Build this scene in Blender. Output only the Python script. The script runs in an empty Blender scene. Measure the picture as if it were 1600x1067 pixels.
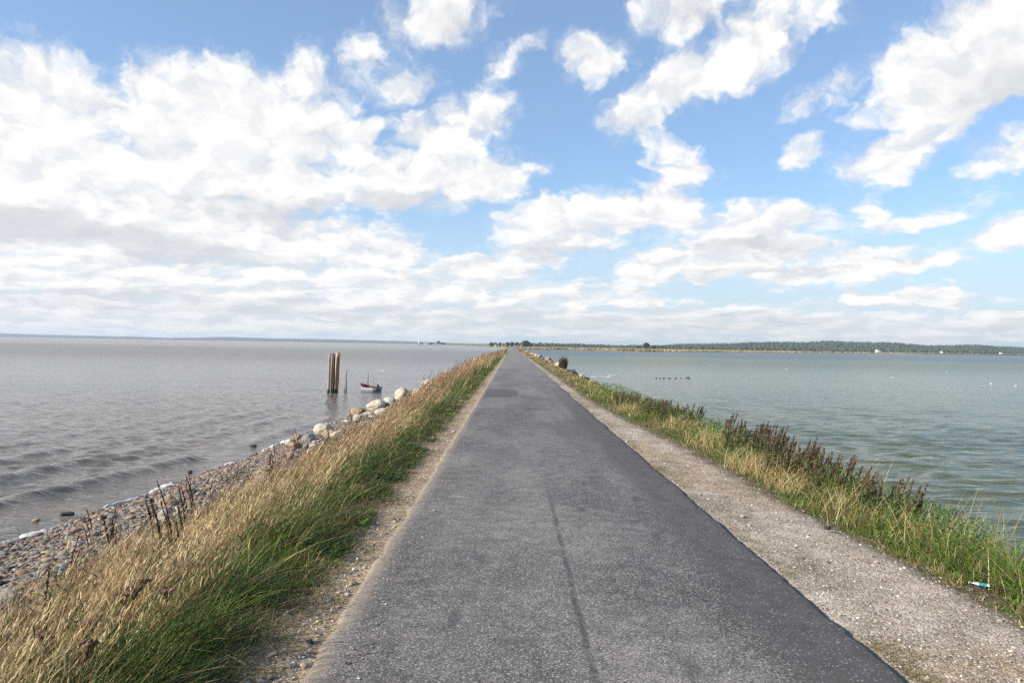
import bpy, bmesh, math, random
import numpy as np
from mathutils import Vector, Matrix, Euler
R = math.radians
rng = np.random.default_rng(11)
random.seed(5)
sc = bpy.context.scene
COL = sc.collection

# ------------------------------------------------------------------ camera
F_PX = 1232.0
CAM = np.array([0.0, 0.0, 3.5])
PITCH, ROLL = math.atan(5.9/F_PX), math.atan(0.0165)
fw = np.array([0, math.cos(PITCH), math.sin(PITCH)])
r0 = np.array([1.0, 0, 0]); u0 = np.cross(r0, fw)
rt = math.cos(ROLL)*r0 + math.sin(ROLL)*u0
up = -math.sin(ROLL)*r0 + math.cos(ROLL)*u0
cd = bpy.data.cameras.new('camera'); cam = bpy.data.objects.new('camera', cd); COL.objects.link(cam)
cd.sensor_width = 36; cd.lens = 36*F_PX/1600; cd.clip_end = 60000; cd.clip_start = 0.05
M = Matrix(((rt[0], up[0], -fw[0], CAM[0]), (rt[1], up[1], -fw[1], CAM[1]), (rt[2], up[2], -fw[2], CAM[2]), (0, 0, 0, 1)))
cam.matrix_world = M
sc.camera = cam

def ray(px, py):
    d = fw*F_PX + rt*(px-800) - up*(py-533.5)
    return d/np.linalg.norm(d)
def at(px, py, z=0.0):                # where the sight line of a photo pixel meets the level z
    d = ray(px, py); t = (z-CAM[2])/d[2]
    return CAM + d*t
def at_dist(px, Y, z):                # a point at depth Y in the direction of a photo column
    d = ray(px, 540); return np.array([d[0]/d[1]*Y, Y, z])
def top_z(px, py, Y):
    d = ray(px, py); return CAM[2] + d[2]/d[1]*Y

# ------------------------------------------------------------------ helpers
def vnoise(x, y, seed=0):
    x = np.asarray(x, float); y = np.asarray(y, float)
    xi = np.floor(x).astype(np.int64); yi = np.floor(y).astype(np.int64)
    xf = x-xi; yf = y-yi
    def h(a, b):
        n = (a*374761393 + b*668265263 + seed*1442695041) & 0x7fffffff
        n = ((n ^ (n >> 13))*1274126177) & 0x7fffffff
        n = n ^ (n >> 16)
        return (n & 0xffff)/65535.0
    sx = xf*xf*(3-2*xf); sy = yf*yf*(3-2*yf)
    a = h(xi, yi)*(1-sx)+h(xi+1, yi)*sx
    b = h(xi, yi+1)*(1-sx)+h(xi+1, yi+1)*sx
    return a*(1-sy)+b*sy
def fbm(x, y, seed=0, o=4):
    s = 0; a = .5; t = 0
    for k in range(o):
        s = s + a*vnoise(x*2**k, y*2**k, seed+k*17); t += a; a *= .5
    return s/t
def sstep(a, b, x):
    t = np.clip((np.asarray(x, float)-a)/(b-a), 0, 1); return t*t*(3-2*t)

def mk(name, V, quads=None, tris=None, mat=None, col=None, smooth=False, parent=None, kind=None):
    V = np.asarray(V, np.float32)
    me = bpy.data.meshes.new(name)
    nq = 0 if quads is None else len(quads); nt = 0 if tris is None else len(tris)
    me.vertices.add(len(V)); me.vertices.foreach_set('co', V.ravel())
    loops = []
    if nq: loops.append(np.asarray(quads, np.int32).ravel())
    if nt: loops.append(np.asarray(tris, np.int32).ravel())
    L = np.concatenate(loops)
    me.loops.add(len(L)); me.loops.foreach_set('vertex_index', L)
    st = np.concatenate([np.arange(nq)*4, nq*4+np.arange(nt)*3]).astype(np.int32)
    me.polygons.add(nq+nt); me.polygons.foreach_set('loop_start', st)
    if smooth: me.polygons.foreach_set('use_smooth', np.ones(nq+nt, bool))
    if col is not None:
        a = me.color_attributes.new('tint', 'FLOAT_COLOR', 'POINT')
        c = np.ones((len(V), 4), np.float32); c[:, :3] = col
        a.data.foreach_set('color', c.ravel())
    me.update(calc_edges=True); me.validate()
    if mat: me.materials.append(mat)
    o = bpy.data.objects.new(name, me); COL.objects.link(o)
    if parent: o.parent = parent
    if kind: o['kind'] = kind
    return o
def tag(o, label, cat, group=None):
    o['label'] = label; o['category'] = cat
    if group: o['group'] = group
    return o
def thing(name, label, cat, loc, rz=0, group=None):
    o = bpy.data.objects.new(name, None); COL.objects.link(o)
    o.location = loc; o.rotation_euler = (0, 0, rz)
    return tag(o, label, cat, group)
def dup(root, loc, rot, sc_=1.0, label=None, group=None):
    r = root.copy(); COL.objects.link(r); r.location = loc; r.rotation_euler = rot
    r.scale = (sc_,)*3 if np.isscalar(sc_) else sc_
    if label: r['label'] = label
    if group: r['group'] = group
    for ch in list(root.children):
        c = ch.copy(); COL.objects.link(c); c.parent = r
        for gc in list(ch.children):
            d = gc.copy(); COL.objects.link(d); d.parent = c
    return r
def grid_faces(nr, nc):
    i = np.arange(nr-1)[:, None]*nc + np.arange(nc-1)[None, :]
    return np.stack([i, i+1, i+nc+1, i+nc], -1).reshape(-1, 4)
class MB:                               # collects simple solids into one mesh
    def __init__(s): s.V = []; s.Q = []; s.T = []; s.n = 0; s.C = []
    def add(s, V, Q=None, T=None, c=None):
        V = np.asarray(V, float); s.V.append(V)
        if Q is not None and len(Q): s.Q.append(np.asarray(Q)+s.n)
        if T is not None and len(T): s.T.append(np.asarray(T)+s.n)
        s.C.append(np.tile(np.asarray(c if c is not None else (1, 1, 1), float), (len(V), 1)) if c is None or np.ndim(c) == 1 else c)
        s.n += len(V); return s
    def box(s, x0, x1, y0, y1, z0, z1, c=None):
        V = [(x, y, z) for z in (z0, z1) for y in (y0, y1) for x in (x0, x1)]
        Q = [(0, 2, 3, 1), (4, 5, 7, 6), (0, 1, 5, 4), (2, 6, 7, 3), (0, 4, 6, 2), (1, 3, 7, 5)]
        return s.add(V, Q, None, c)
    def tube(s, pts, rad, n=8, c=None):
        pts = [np.asarray(p, float) for p in pts]
        if np.isscalar(rad): rad = [rad]*len(pts)
        V = []; Q = []; T = []
        for k, p in enumerate(pts):
            d = pts[min(k+1, len(pts)-1)]-pts[max(k-1, 0)]; d = d/(np.linalg.norm(d)+1e-9)
            a = np.cross(d, (0, 0, 1) if abs(d[2]) < .9 else (1, 0, 0)); a /= np.linalg.norm(a); b = np.cross(d, a)
            for j in range(n):
                t = 2*math.pi*j/n; V.append(p+rad[k]*(a*math.cos(t)+b*math.sin(t)))
        for k in range(len(pts)-1):
            for j in range(n):
                Q.append((k*n+j, k*n+(j+1) % n, (k+1)*n+(j+1) % n, (k+1)*n+j))
        m = len(V); V.append(pts[0]); V.append(pts[-1]); e = (len(pts)-1)*n
        for j in range(n):
            T.append((m, (j+1) % n, j)); T.append((m+1, e+j, e+(j+1) % n))
        return s.add(V, Q, T, c)
    def build(s, name, mat, parent=None, smooth=False, kind=None, tint=False):
        return mk(name, np.concatenate(s.V), np.concatenate(s.Q) if s.Q else None, np.concatenate(s.T) if s.T else None,
                  mat, np.concatenate(s.C) if tint else None, smooth, parent, kind)

# ------------------------------------------------------------------ node helpers
class NT:
    def __init__(s, nt): s.t = nt
    def n(s, typ, **kw):
        x = s.t.nodes.new(typ)
        for k, v in kw.items(): setattr(x, k, v)
        return x
    def link(s, a, b): s.t.links.new(a, b)
    def put(s, v, sock):
        if isinstance(v, bpy.types.NodeSocket): s.link(v, sock)
        elif v is not None: sock.default_value = v
    def math(s, op, a, b=None, c=None, clamp=False):
        x = s.n('ShaderNodeMath', operation=op, use_clamp=clamp)
        for i, v in enumerate((a, b, c)): s.put(v, x.inputs[i])
        return x.outputs[0]
    def vm(s, op, a, b=None, out=0, sc=None):
        x = s.n('ShaderNodeVectorMath', operation=op); s.put(a, x.inputs[0])
        if b is not None: s.put(b, x.inputs[1])
        if sc is not None: s.put(sc, x.inputs['Scale'])
        return x.outputs[out]
    def noise(s, vec, scale, detail=2, rough=.5, out=0, dist=0, dims='3D'):
        x = s.n('ShaderNodeTexNoise', noise_dimensions=dims); s.put(vec, x.inputs['Vector'])
        x.inputs['Scale'].default_value = scale; x.inputs['Detail'].default_value = detail
        x.inputs['Roughness'].default_value = rough; x.inputs['Distortion'].default_value = dist
        return x.outputs[out]
    def voro(s, vec, scale, out='Color', feature='F1'):
        x = s.n('ShaderNodeTexVoronoi', feature=feature); s.put(vec, x.inputs['Vector']); x.inputs['Scale'].default_value = scale
        return x.outputs[out]
    def rng(s, v, a, b, c=0.0, d=1.0, smooth=True):
        x = s.n('ShaderNodeMapRange', interpolation_type='SMOOTHSTEP' if smooth else 'LINEAR'); s.put(v, x.inputs[0])
        for i, k in enumerate((a, b, c, d)): s.put(k, x.inputs[i+1])
        return x.outputs[0]
    def mix(s, f, a, b, mode='MIX'):
        x = s.n('ShaderNodeMix', data_type='RGBA', blend_type=mode); s.put(f, x.inputs[0])
        s.put((*a, 1) if isinstance(a, tuple) and len(a) == 3 else a, x.inputs[6])
        s.put((*b, 1) if isinstance(b, tuple) and len(b) == 3 else b, x.inputs[7])
        return x.outputs[2]
    def mapping(s, vec, loc=(0, 0, 0), rot=(0, 0, 0), scale=(1, 1, 1), typ='POINT'):
        x = s.n('ShaderNodeMapping', vector_type=typ); s.put(vec, x.inputs[0])
        x.inputs[1].default_value = loc; x.inputs[2].default_value = rot; x.inputs[3].default_value = scale
        return x.outputs[0]
    def bump(s, h, strength, dist):
        x = s.n('ShaderNodeBump'); x.inputs['Strength'].default_value = strength; x.inputs['Distance'].default_value = dist
        s.put(h, x.inputs['Height']); return x.outputs[0]
def material(name):
    m = bpy.data.materials.new(name); m.use_nodes = True
    t = NT(m.node_tree); t.t.nodes.clear()
    out = t.n('ShaderNodeOutputMaterial'); p = t.n('ShaderNodeBsdfPrincipled'); t.link(p.outputs[0], out.inputs[0])
    return m, t, p, out
def coords(t):
    return t.n('ShaderNodeTexCoord').outputs['Object']
def attr(t, name='tint'):
    return t.n('ShaderNodeAttribute', attribute_name=name).outputs['Color']

def m_plain(name, c, rough=.6, var=.25, scale=6, spec=.3):
    m, t, p, o = material(name); v = coords(t)
    n = t.noise(v, scale, 5, .6)
    t.put(t.mix(t.rng(n, .3, .7), tuple(np.array(c)*(1-var)), tuple(np.array(c)*(1+var))), p.inputs['Base Color'])
    p.inputs['Roughness'].default_value = rough; p.inputs['Specular IOR Level'].default_value = spec
    t.put(t.bump(n, .2, .02), p.inputs['Normal'])
    return m

def m_veg(name, trans=.35, rough=.55):
    m, t, p, out = material(name)
    c = attr(t)
    t.put(c, p.inputs['Base Color']); p.inputs['Roughness'].default_value = rough; p.inputs['Specular IOR Level'].default_value = .25
    tr = t.n('ShaderNodeBsdfTranslucent'); t.put(c, tr.inputs[0])
    mx = t.n('ShaderNodeMixShader'); mx.inputs[0].default_value = trans
    t.link(p.outputs[0], mx.inputs[1]); t.link(tr.outputs[0], mx.inputs[2]); t.link(mx.outputs[0], out.inputs[0])
    return m
VEG = m_veg('plant', .24); FARVEG = m_veg('far_foliage', .1, .8)

def m_stone(name, c1, c2, scale=5):
    m, t, p, o = material(name); v = coords(t)
    oi = t.n('ShaderNodeObjectInfo').outputs['Random']
    vv = t.vm('ADD', v, t.vm('SCALE', (7.1, 3.3, 9.7), sc=oi))
    n1 = t.noise(vv, scale, 6, .62); n2 = t.noise(vv, scale*6, 4, .7)
    base = t.mix(t.rng(n1, .3, .7), c1, c2)
    base = t.mix(t.rng(n2, .58, .72), base, tuple(np.array(c1)*.55))
    base = t.mix(t.math('MULTIPLY', t.rng(n2, .2, .4, 1, 0), .5), base, tuple(np.minimum(1, np.array(c2)*1.35)))
    hs = t.n('ShaderNodeHueSaturation'); t.put(base, hs.inputs['Color']); t.put(t.rng(oi, 0, 1, .82, 1.18, False), hs.inputs['Value'])
    t.put(hs.outputs[0], p.inputs['Base Color']); p.inputs['Roughness'].default_value = .8; p.inputs['Specular IOR Level'].default_value = .25
    t.put(t.bump(t.math('ADD', n1, t.math('MULTIPLY', n2, .3)), .5, .08), p.inputs['Normal'])
    return m
ST_CREAM = m_stone('stone_cream', (.36, .30, .23), (.56, .50, .41))
ST_TAN = m_stone('stone_tan', (.28, .20, .12), (.46, .34, .22))
ST_RED = m_stone('stone_red', (.22, .12, .085), (.36, .22, .16))
ST_GREY = m_stone('stone_grey', (.16, .15, .14), (.34, .32, .29))
ST_DARK = m_stone('stone_dark', (.030, .028, .028), (.075, .07, .066))

# ------------------------------------------------------------------ ground levels of the causeway
ZR = 1.8
def edge_l(y): return -1.06 + .05*(fbm(y*.8, 0*y, 3)-.5) + .05*(vnoise(y*4, 0*y, 8)-.5)
def edge_r(y): return 2.10 + .07*(fbm(y*.35, 0*y+9, 5)-.5) + .03*(vnoise(y*2.2, 0*y, 6)-.5) + .055*(fbm(y*1.1, 0*y, 15)-.5) + .04*(vnoise(y*9, 0*y, 12)-.5)*vnoise(y*.8, 0*y+3, 14)
def wline(y): return np.interp(y, [0, 13, 19, 24, 45, 120], [-8.75, -8.42, -8.10, -7.82, -7.6, -7.4])
def shift_l(y): return wline(y)+8.72                  # the beach narrows with distance
def profile(x, y):
    s = shift_l(y)
    xl = np.array([-16, -12, -8.7, -7.0, -5.4, -4.2, -3.0, -2.3, -1.6, -1.06])
    zl = np.array([-2.2, -1.0, 0.02, .33, .58, .90, 1.48, 1.74, 1.765, 1.76])
    xr = np.array([2.1, 3.2, 3.9, 4.6, 5.6, 7.0, 9.5, 14])
    zr = np.array([1.755, 1.735, 1.66, 1.35, .75, .05, -.9, -2.2])
    x = np.asarray(x, float); y = np.asarray(y, float)
    xs = np.where(x < -3.0, x - s*sstep(-3.0, -8.0, x), x)
    z = np.where(x < 0, np.interp(xs, xl, zl), np.interp(xs, xr, zr))
    z = np.where((x > -1.06) & (x < 2.1), 1.757, z)
    a = sstep(1.06, 3.5, -x) + sstep(2.1, 4.5, x)
    z = z + a*.22*(fbm(x*.7, y*.7, 21)-.5) + (.012+.05*a)*(fbm(x*4, y*4, 31)-.5)
    return z

# Y stations: fine near the camera, coarse far away
def stations(a, b, k, off):
    y = [a]
    while y[-1] < b: y.append(y[-1]+k*(abs(y[-1])+off))
    return np.array(y)
ys = np.concatenate([-stations(.0, 12, .03, 2)[::-1][:-1], stations(0, 680, .012, 5)])
xs = np.concatenate([np.arange(-16, -9, .5), np.arange(-9, -1.2, .12), np.linspace(-1.2, 2.3, 20), np.arange(2.36, 7.5, .1), np.arange(7.6, 14.1, .5)])
Yg, Xg = np.meshgrid(ys, xs, indexing='ij')
Zg = profile(Xg, Yg)
n1 = fbm(Xg*1.3, Yg*.9, 40); n2 = fbm(Xg*5, Yg*5, 41)
soil = np.array([.115, .085, .055]); sand = np.array([.38, .285, .19]); grav = np.array([.40, .335, .27]); beach = np.array([.20, .165, .135]); mud = np.array([.09, .075, .055])
turf = np.array([.10, .095, .04])
def lerp(a, b, f): return a*(1-f[..., None])+b*f[..., None]
Cg = np.broadcast_to(soil, Xg.shape+(3,)).copy()
Cg = lerp(Cg, np.broadcast_to(sand, Cg.shape), sstep(-1.75, -1.25, Xg+.45*(n1-.5))*sstep(0, -1, Xg)*(.55+.45*sstep(-1.45, -1.2, Xg)))
gr = (Xg > 0)*(1-sstep(3.05, 3.45, Xg-np.interp(Yg, [0, 5, 12, 25, 60], [.05, .05, -.25, -.75, -.75])+.25*(n1-.5)))
Cg = lerp(Cg, np.broadcast_to(grav, Cg.shape), gr)
Cg = lerp(Cg, np.broadcast_to(sand*.9, Cg.shape), gr*sstep(.5, .68, n1)*.8)
Cg = lerp(Cg, np.broadcast_to(turf, Cg.shape), gr*sstep(.5, .7, fbm(Xg*1.6, Yg*.8, 77))*.45*(1-sstep(2.3, 3.0, Xg)))
Cg = lerp(Cg, np.broadcast_to(beach, Cg.shape), sstep(-4.4, -5.2, Xg))
Cg = lerp(Cg, np.broadcast_to(mud, Cg.shape), sstep(.16, -.05, Zg))
def m_ground():
    m, t, p, o = material('embankment_ground'); v = coords(t); c = attr(t)
    a = t.noise(v, 3.5, 6, .65); b = t.noise(v, 55, 4, .7); w = t.voro(v, 75)
    sp = t.n('ShaderNodeSeparateColor'); t.put(w, sp.inputs[0])
    c = t.mix(1, c, t.mix(t.rng(a, .3, .7), (.72, .70, .68), (1.2, 1.2, 1.2)), 'MULTIPLY')
    c = t.mix(1, c, t.mix(sp.outputs[0], (.55, .54, .53), (1.4, 1.39, 1.38)), 'MULTIPLY')
    c = t.mix(t.rng(sp.outputs[1], .955, .975), c, (.62, .59, .55))
    c = t.mix(t.rng(b, .63, .75), c, (.07, .055, .045))
    t.put(c, p.inputs['Base Color']); p.inputs['Roughness'].default_value = .95; p.inputs['Specular IOR Level'].default_value = .1
    d = t.voro(v, 75, 'Distance')
    t.put(t.bump(t.math('ADD', t.math('MULTIPLY', d, -.6), t.math('MULTIPLY', b, .8)), .8, .012), p.inputs['Normal'])
    return m
mk('embankment', np.stack([Xg, Yg, Zg], -1).reshape(-1, 3), grid_faces(*Xg.shape), None, m_ground(), Cg.reshape(-1, 3), True, kind='structure')

# ------------------------------------------------------------------ road
def m_road():
    m, t, p, o = material('asphalt'); v = coords(t)
    s = t.n('ShaderNodeSeparateXYZ'); t.put(v, s.inputs[0]); X, Y = s.outputs[0], s.outputs[1]
    big = t.noise(t.mapping(v, scale=(1, .35, 1)), .9, 5, .6); mid = t.noise(v, 5, 5, .65)
    w = t.n('ShaderNodeSeparateColor'); t.put(t.voro(v, 150), w.inputs[0])
    w2 = t.n('ShaderNodeSeparateColor'); t.put(t.voro(t.vm('ADD', v, (3.3, 1.7, 0)), 125), w2.inputs[0])
    c = t.mix(t.rng(big, .3, .7), (.094, .083, .072), (.205, .183, .161))
    c = t.mix(t.rng(mid, .32, .68), t.mix(1, c, (.66, .66, .68), 'MULTIPLY'), c)
    c = t.mix(1, c, t.mix(w.outputs[0], (.32, .32, .33), (1.62, 1.62, 1.62)), 'MULTIPLY')
    wp = t.math('MULTIPLY', t.rng(t.math('ABSOLUTE', t.math('SUBTRACT', t.math('ABSOLUTE', t.math('SUBTRACT', X, .5)), .72)), .12, .42, 1, 0), t.rng(t.noise(t.mapping(v, scale=(2.5, .25, 1)), 1.4, 4, .6), .35, .7))
    c = t.mix(t.math('MULTIPLY', wp, .5), c, (.066, .060, .058))
    # wheel paths polished slightly darker, the middle paler
    xm = t.math('ADD', X, t.math('MULTIPLY', t.math('SUBTRACT', big, .5), .5))
    chip = t.math('MULTIPLY', t.rng(w2.outputs[1], .80, .90), t.rng(mid, .2, .65, .35, 1))
    c = t.mix(t.math('MULTIPLY', chip, .90), c, (.42, .395, .365))
    # smooth bituminous strip along the right edge
    strip = t.rng(t.math('ADD', X, t.math('MULTIPLY', t.math('SUBTRACT', mid, .5), .35)), 1.42, 1.66)
    far = t.rng(Y, 16, 40, 1, 0)
    strip = t.math('MULTIPLY', strip, far)
    sc_ = t.mix(t.rng(mid, .3, .7), (.066, .056, .051), (.092, .080, .073))
    sc_ = t.mix(1, sc_, t.mix(w.outputs[0], (.8, .8, .8), (1.2, 1.2, 1.2)), 'MULTIPLY')
    sc_ = t.mix(t.rng(w2.outputs[1], .955, .97), sc_, (.30, .29, .28))
    c = t.mix(t.math('MULTIPLY', strip, .9), c, sc_)
    # dark smears of bitumen
    sm = t.rng(t.noise(t.mapping(v, scale=(2.2, .9, 1)), 1.7, 3, .5), .64, .74)
    c = t.mix(t.math('MULTIPLY', sm, .55), c, (.045, .041, .042))
    # long crack
    cr = t.math('ABSOLUTE', t.math('SUBTRACT', X, t.math('ADD', .42, t.math('MULTIPLY', t.noise(t.mapping(v, scale=(0, 1, 0)), 1.6, 6, .72), .08))))
    crm = t.math('MULTIPLY', t.math('MULTIPLY', t.rng(cr, .005, .034, 1, 0), t.rng(t.noise(t.mapping(v, scale=(.3, 1, 1)), 2.3, 4, .6), .30, .50)), t.rng(Y, 10.0, 7.6, 0, 1))
    c = t.mix(t.math('MULTIPLY', crm, t.rng(mid, .3, .6, .25, .7)), c, (.035, .034, .036))
    # sideways cracks and a dark patch further on
    yc = t.math('ABSOLUTE', t.math('SUBTRACT', Y, t.math('ADD', 20.7, t.math('MULTIPLY', t.noise(t.mapping(v, scale=(1, 0, 0)), 1.3, 3), .9))))
    c = t.mix(t.math('MULTIPLY', t.math('MULTIPLY', t.rng(yc, .03, .16, 1, 0), t.rng(X, .9, 1.3, 1, 0)), .55), c, (.05, .048, .05))
    px_ = t.math('ADD', X, t.math('MULTIPLY', mid, .08))
    ell = t.math('ADD', t.math('POWER', t.math('ABSOLUTE', t.math('MULTIPLY', t.math('ADD', px_, 1.1), 1/1.42)), 3.0), t.math('POWER', t.math('ABSOLUTE', t.math('MULTIPLY', t.math('SUBTRACT', Y, 28.2), 1/2.6)), 3.0))
    c = t.mix(t.math('MULTIPLY', t.rng(ell, .9, 1.05, 1, 0), .75), c, (.058, .055, .056))
    # sand washed over the left edge
    sd = t.rng(t.math('ADD', X, t.math('MULTIPLY', t.math('SUBTRACT', mid, .5), .28)), -1.08, -.86, 1, 0)
    c = t.mix(t.math('MULTIPLY', sd, .85), c, t.mix(w.outputs[0], (.26, .205, .15), (.40, .32, .235)))
    # far road painted paler with distance, standing in for sky sheen at grazing angles
    c = t.mix(t.rng(Y, 14, 90, 0, .42), c, (.25, .235, .215))
    t.put(c, p.inputs['Base Color']); p.inputs['Roughness'].default_value = .72; p.inputs['Specular IOR Level'].default_value = .32
    h = t.math('ADD', t.math('MULTIPLY', w.outputs[0], .6), t.math('MULTIPLY', chip, .5))
    h = t.math('SUBTRACT', h, t.math('MULTIPLY', crm, 1.5))
    t.put(t.bump(h, .7, .004), p.inputs['Normal'])
    return m
yr = np.concatenate([np.arange(-10, 0, .25), stations(0, 640, .009, 4)])
uu = np.concatenate([[0, .006, .02], np.linspace(.05, .95, 34), [.98, .994, 1]])
el, er = edge_l(yr), edge_r(yr)
XR = el[:, None] + (er-el)[:, None]*uu[None, :]
YR = np.broadcast_to(yr[:, None], XR.shape)
ZRr = ZR + .022*np.sin(np.pi*uu)[None, :] + .012*(fbm(XR*1.1, YR*.6, 55)-.5) - .02
skirt = np.zeros_like(ZRr); skirt[:, 0] = -.12; skirt[:, 1] = -.012; skirt[:, -1] = -.12; skirt[:, -2] = -.012
mk('road', np.stack([XR, YR, ZRr+skirt], -1).reshape(-1, 3), grid_faces(*XR.shape), None, m_road(), None, True, kind='structure')

# ------------------------------------------------------------------ water
def m_water(name, near, mid, far, yb, bump_s, scale, rough):
    m, t, p, o = material(name); v = coords(t)
    s = t.n('ShaderNodeSeparateXYZ'); t.put(v, s.inputs[0]); Y = s.outputs[1]
    patch = t.noise(t.mapping(v, scale=(.35, 1, 1)), .035, 4, .6)
    Yn = t.math('MULTIPLY', Y, t.rng(patch, .2, .8, .75, 1.3, False))
    c = t.mix(t.rng(Yn, yb[0], yb[1]), near, mid); c = t.mix(t.rng(Yn, yb[2], yb[3]), c, far)
    c = t.mix(1, c, t.mix(t.rng(t.noise(t.mapping(v, scale=(.3, 1, 1)), .25, 4, .6), .3, .7), (.84, .85, .87), (1.14, 1.14, 1.12)), 'MULTIPLY')
    t.put(c, p.inputs['Base Color']); p.inputs['IOR'].default_value = 1.33
    t.put(t.rng(Y, 10, 200, rough, .28), p.inputs['Roughness']); p.inputs['Specular IOR Level'].default_value = .34
    h = t.math('ADD', t.noise(t.mapping(v, rot=(0, 0, R(12)), scale=scale), 1.0, 4, .6), t.math('MULTIPLY', t.noise(t.mapping(v, rot=(0, 0, R(-8)), scale=(scale[0]*.34, scale[1]*.30, 1)), 1, 3, .55), 2.6))
    t.put(t.bump(h, bump_s, .09), p.inputs['Normal'])
    return m
def water(name, sgn, mat, waves, fade_near, label=None, extra=None):
    yy = np.concatenate([-stations(0, 60, .05, 3)[::-1][:-1], stations(0, 12000, .0062, 4)])
    xx = sgn*(4.6+stations(0, 12000, .0092, 4))
    Y, X = np.meshgrid(yy, xx, indexing='ij')
    dy = np.gradient(yy)[:, None]; dx = np.abs(np.gradient(xx))[None, :]
    Z = np.zeros_like(X)
    for (lam, ang, amp, ph, sharp) in waves:
        k = 2*math.pi/lam; kx, ky = math.cos(ang), math.sin(ang)
        eff = np.maximum(np.abs(kx)*dx, np.abs(ky)*dy)
        f = sstep(.42, .2, eff/lam)
        wob = .9*(vnoise(X*.12/lam*2, Y*.12/lam*2, int(ph*1000))-.5)*2
        th = k*(X*kx+Y*ky)+ph+1.5*wob
        w = np.cos(th)
        if sharp: w = 2*((w+1)/2)**sharp-1
        gust = .35+1.3*vnoise(X*.14/lam+ph, Y*.22/lam, 7)
        Z += amp*f*w*gust
    Z *= fade_near(X, Y)*(.6+.7*fbm(X*.05, Y*.09, 91))
    if extra is not None: Z += extra(X, Y)
    if sgn > 0: Y = Y
    Q = grid_faces(*X.shape)
    if sgn < 0: Q = Q[:, ::-1]
    return mk(name, np.stack([X, Y, Z], -1).reshape(-1, 3), Q, None, mat, None, True, kind='structure')
def wl(n, lo, hi, main, spread, steep, sharp):
    L = []
    for i in range(n):
        lam = lo*(hi/lo)**((i+random.random())/n)
        L.append((lam, main+random.gauss(0, spread), steep*lam**.75/6.283, random.uniform(0, 6.28), sharp if lam > 1 else 0))
    return L
W_L = m_water('sea_water', (.140, .117, .090), (.142, .122, .102), (.24, .215, .172), (20, 120, 330, 620), .62, (2.2, 6.0, 1), .06)
W_R = m_water('lagoon_water', (.064, .078, .034), (.092, .110, .050), (.034, .054, .050), (25, 110, 260, 340), .60, (1.6, 6.5, 1), .06)
def shore_waves(X, Y):
    d = wline(Y)-X                             # metres out from the waterline
    ph = 2*math.pi*(d + .10*Y + 1.3*fbm(X*.1, Y*.16, 61))/2.3
    c = ((np.cos(ph)+1)/2)**3
    return .15*c*sstep(.1, 1.0, d)*sstep(13, 4, d)*sstep(46, 24, Y)*sstep(.36, .62, fbm(X*.25, Y*.2, 66))
water('water', -1, W_L, wl(64, .18, 1.15, R(-30), .60, .030, 1.4), lambda X, Y: .3+.7*sstep(0, 4, wline(Y)-X), extra=shore_waves)
water('water', 1, W_R, wl(40, .24, 1.5, R(-84), .32, .044, 0), lambda X, Y: sstep(6.5, 10, X)*.8+.2)

# ------------------------------------------------------------------ foam lines
def m_foam():
    m, t, p, o = material('foam'); v = coords(t); n = t.noise(v, 30, 4, .7)
    t.put(t.mix(t.rng(n, .35, .65), (.34, .31, .27), (.72, .70, .66)), p.inputs['Base Color']); p.inputs['Roughness'].default_value = .8
    t.put(t.bump(n, .8, .03), p.inputs['Normal']); return m
FOAM = m_foam()
y = np.arange(1.0, 42, .05); nn = 7
wd = (.008+.34*sstep(.46, .80, fbm(y*.9, y*0, 71))*(.2+1.5*vnoise(y*7, y*0, 73)))*sstep(42, 30, y)
xc = wline(y) + .30*(fbm(y*.5, y*0, 74)-.5) + .20*(vnoise(y*2.4, y*0, 75)-.5) + .02
u = np.linspace(-1, 1, nn)
FX = xc[:, None]+wd[:, None]*.5*u[None]; FY = np.broadcast_to(y[:, None], FX.shape)
FZ = np.maximum(profile(FX, FY), .0)+.012+.045*(1-u[None]**2)*(.5+vnoise(FX*14, FY*14, 76))*sstep(.03, .15, wd)[:, None]-.03*(np.abs(u[None]) > .99)
mk('foam', np.stack([FX, FY, FZ], -1).reshape(-1, 3), grid_faces(*FX.shape), None, FOAM, None, True, kind='stuff')
fb = MB()
def streak(px, py, wpx, seed):
    c = at(px, py, .03); w = wpx/F_PX*c[1]; n = 14
    uu = np.linspace(-1, 1, n); hw = (1-uu**2)**.6*w*.03*(.6+.8*vnoise(uu*4, uu*0, seed))
    V = []
    for i in range(n):
        x = c[0]+uu[i]*w/2; yy = c[1]+.35*w*(vnoise(uu[i:i+1]*2, uu[i:i+1]*0, seed+1)[0]-.5)
        V += [(x, yy-hw[i]*3, .04), (x, yy, .10), (x, yy+hw[i]*3, .04)]
    Q = [(i*3+j, i*3+j+1, i*3+j+4, i*3+j+3) for i in range(n-1) for j in range(2)]
    fb.add(V, Q)
for k, (px, py, w) in enumerate([(938, 589, 30), (957, 587, 14), (600, 579.5, 14), (1395, 590, 6), (1480, 582, 6), (1230, 577, 5), (1110, 571, 5)]):
    streak(px, py, w, 100+k)
fb.build('foam', FOAM, None, True, 'stuff')

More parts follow.
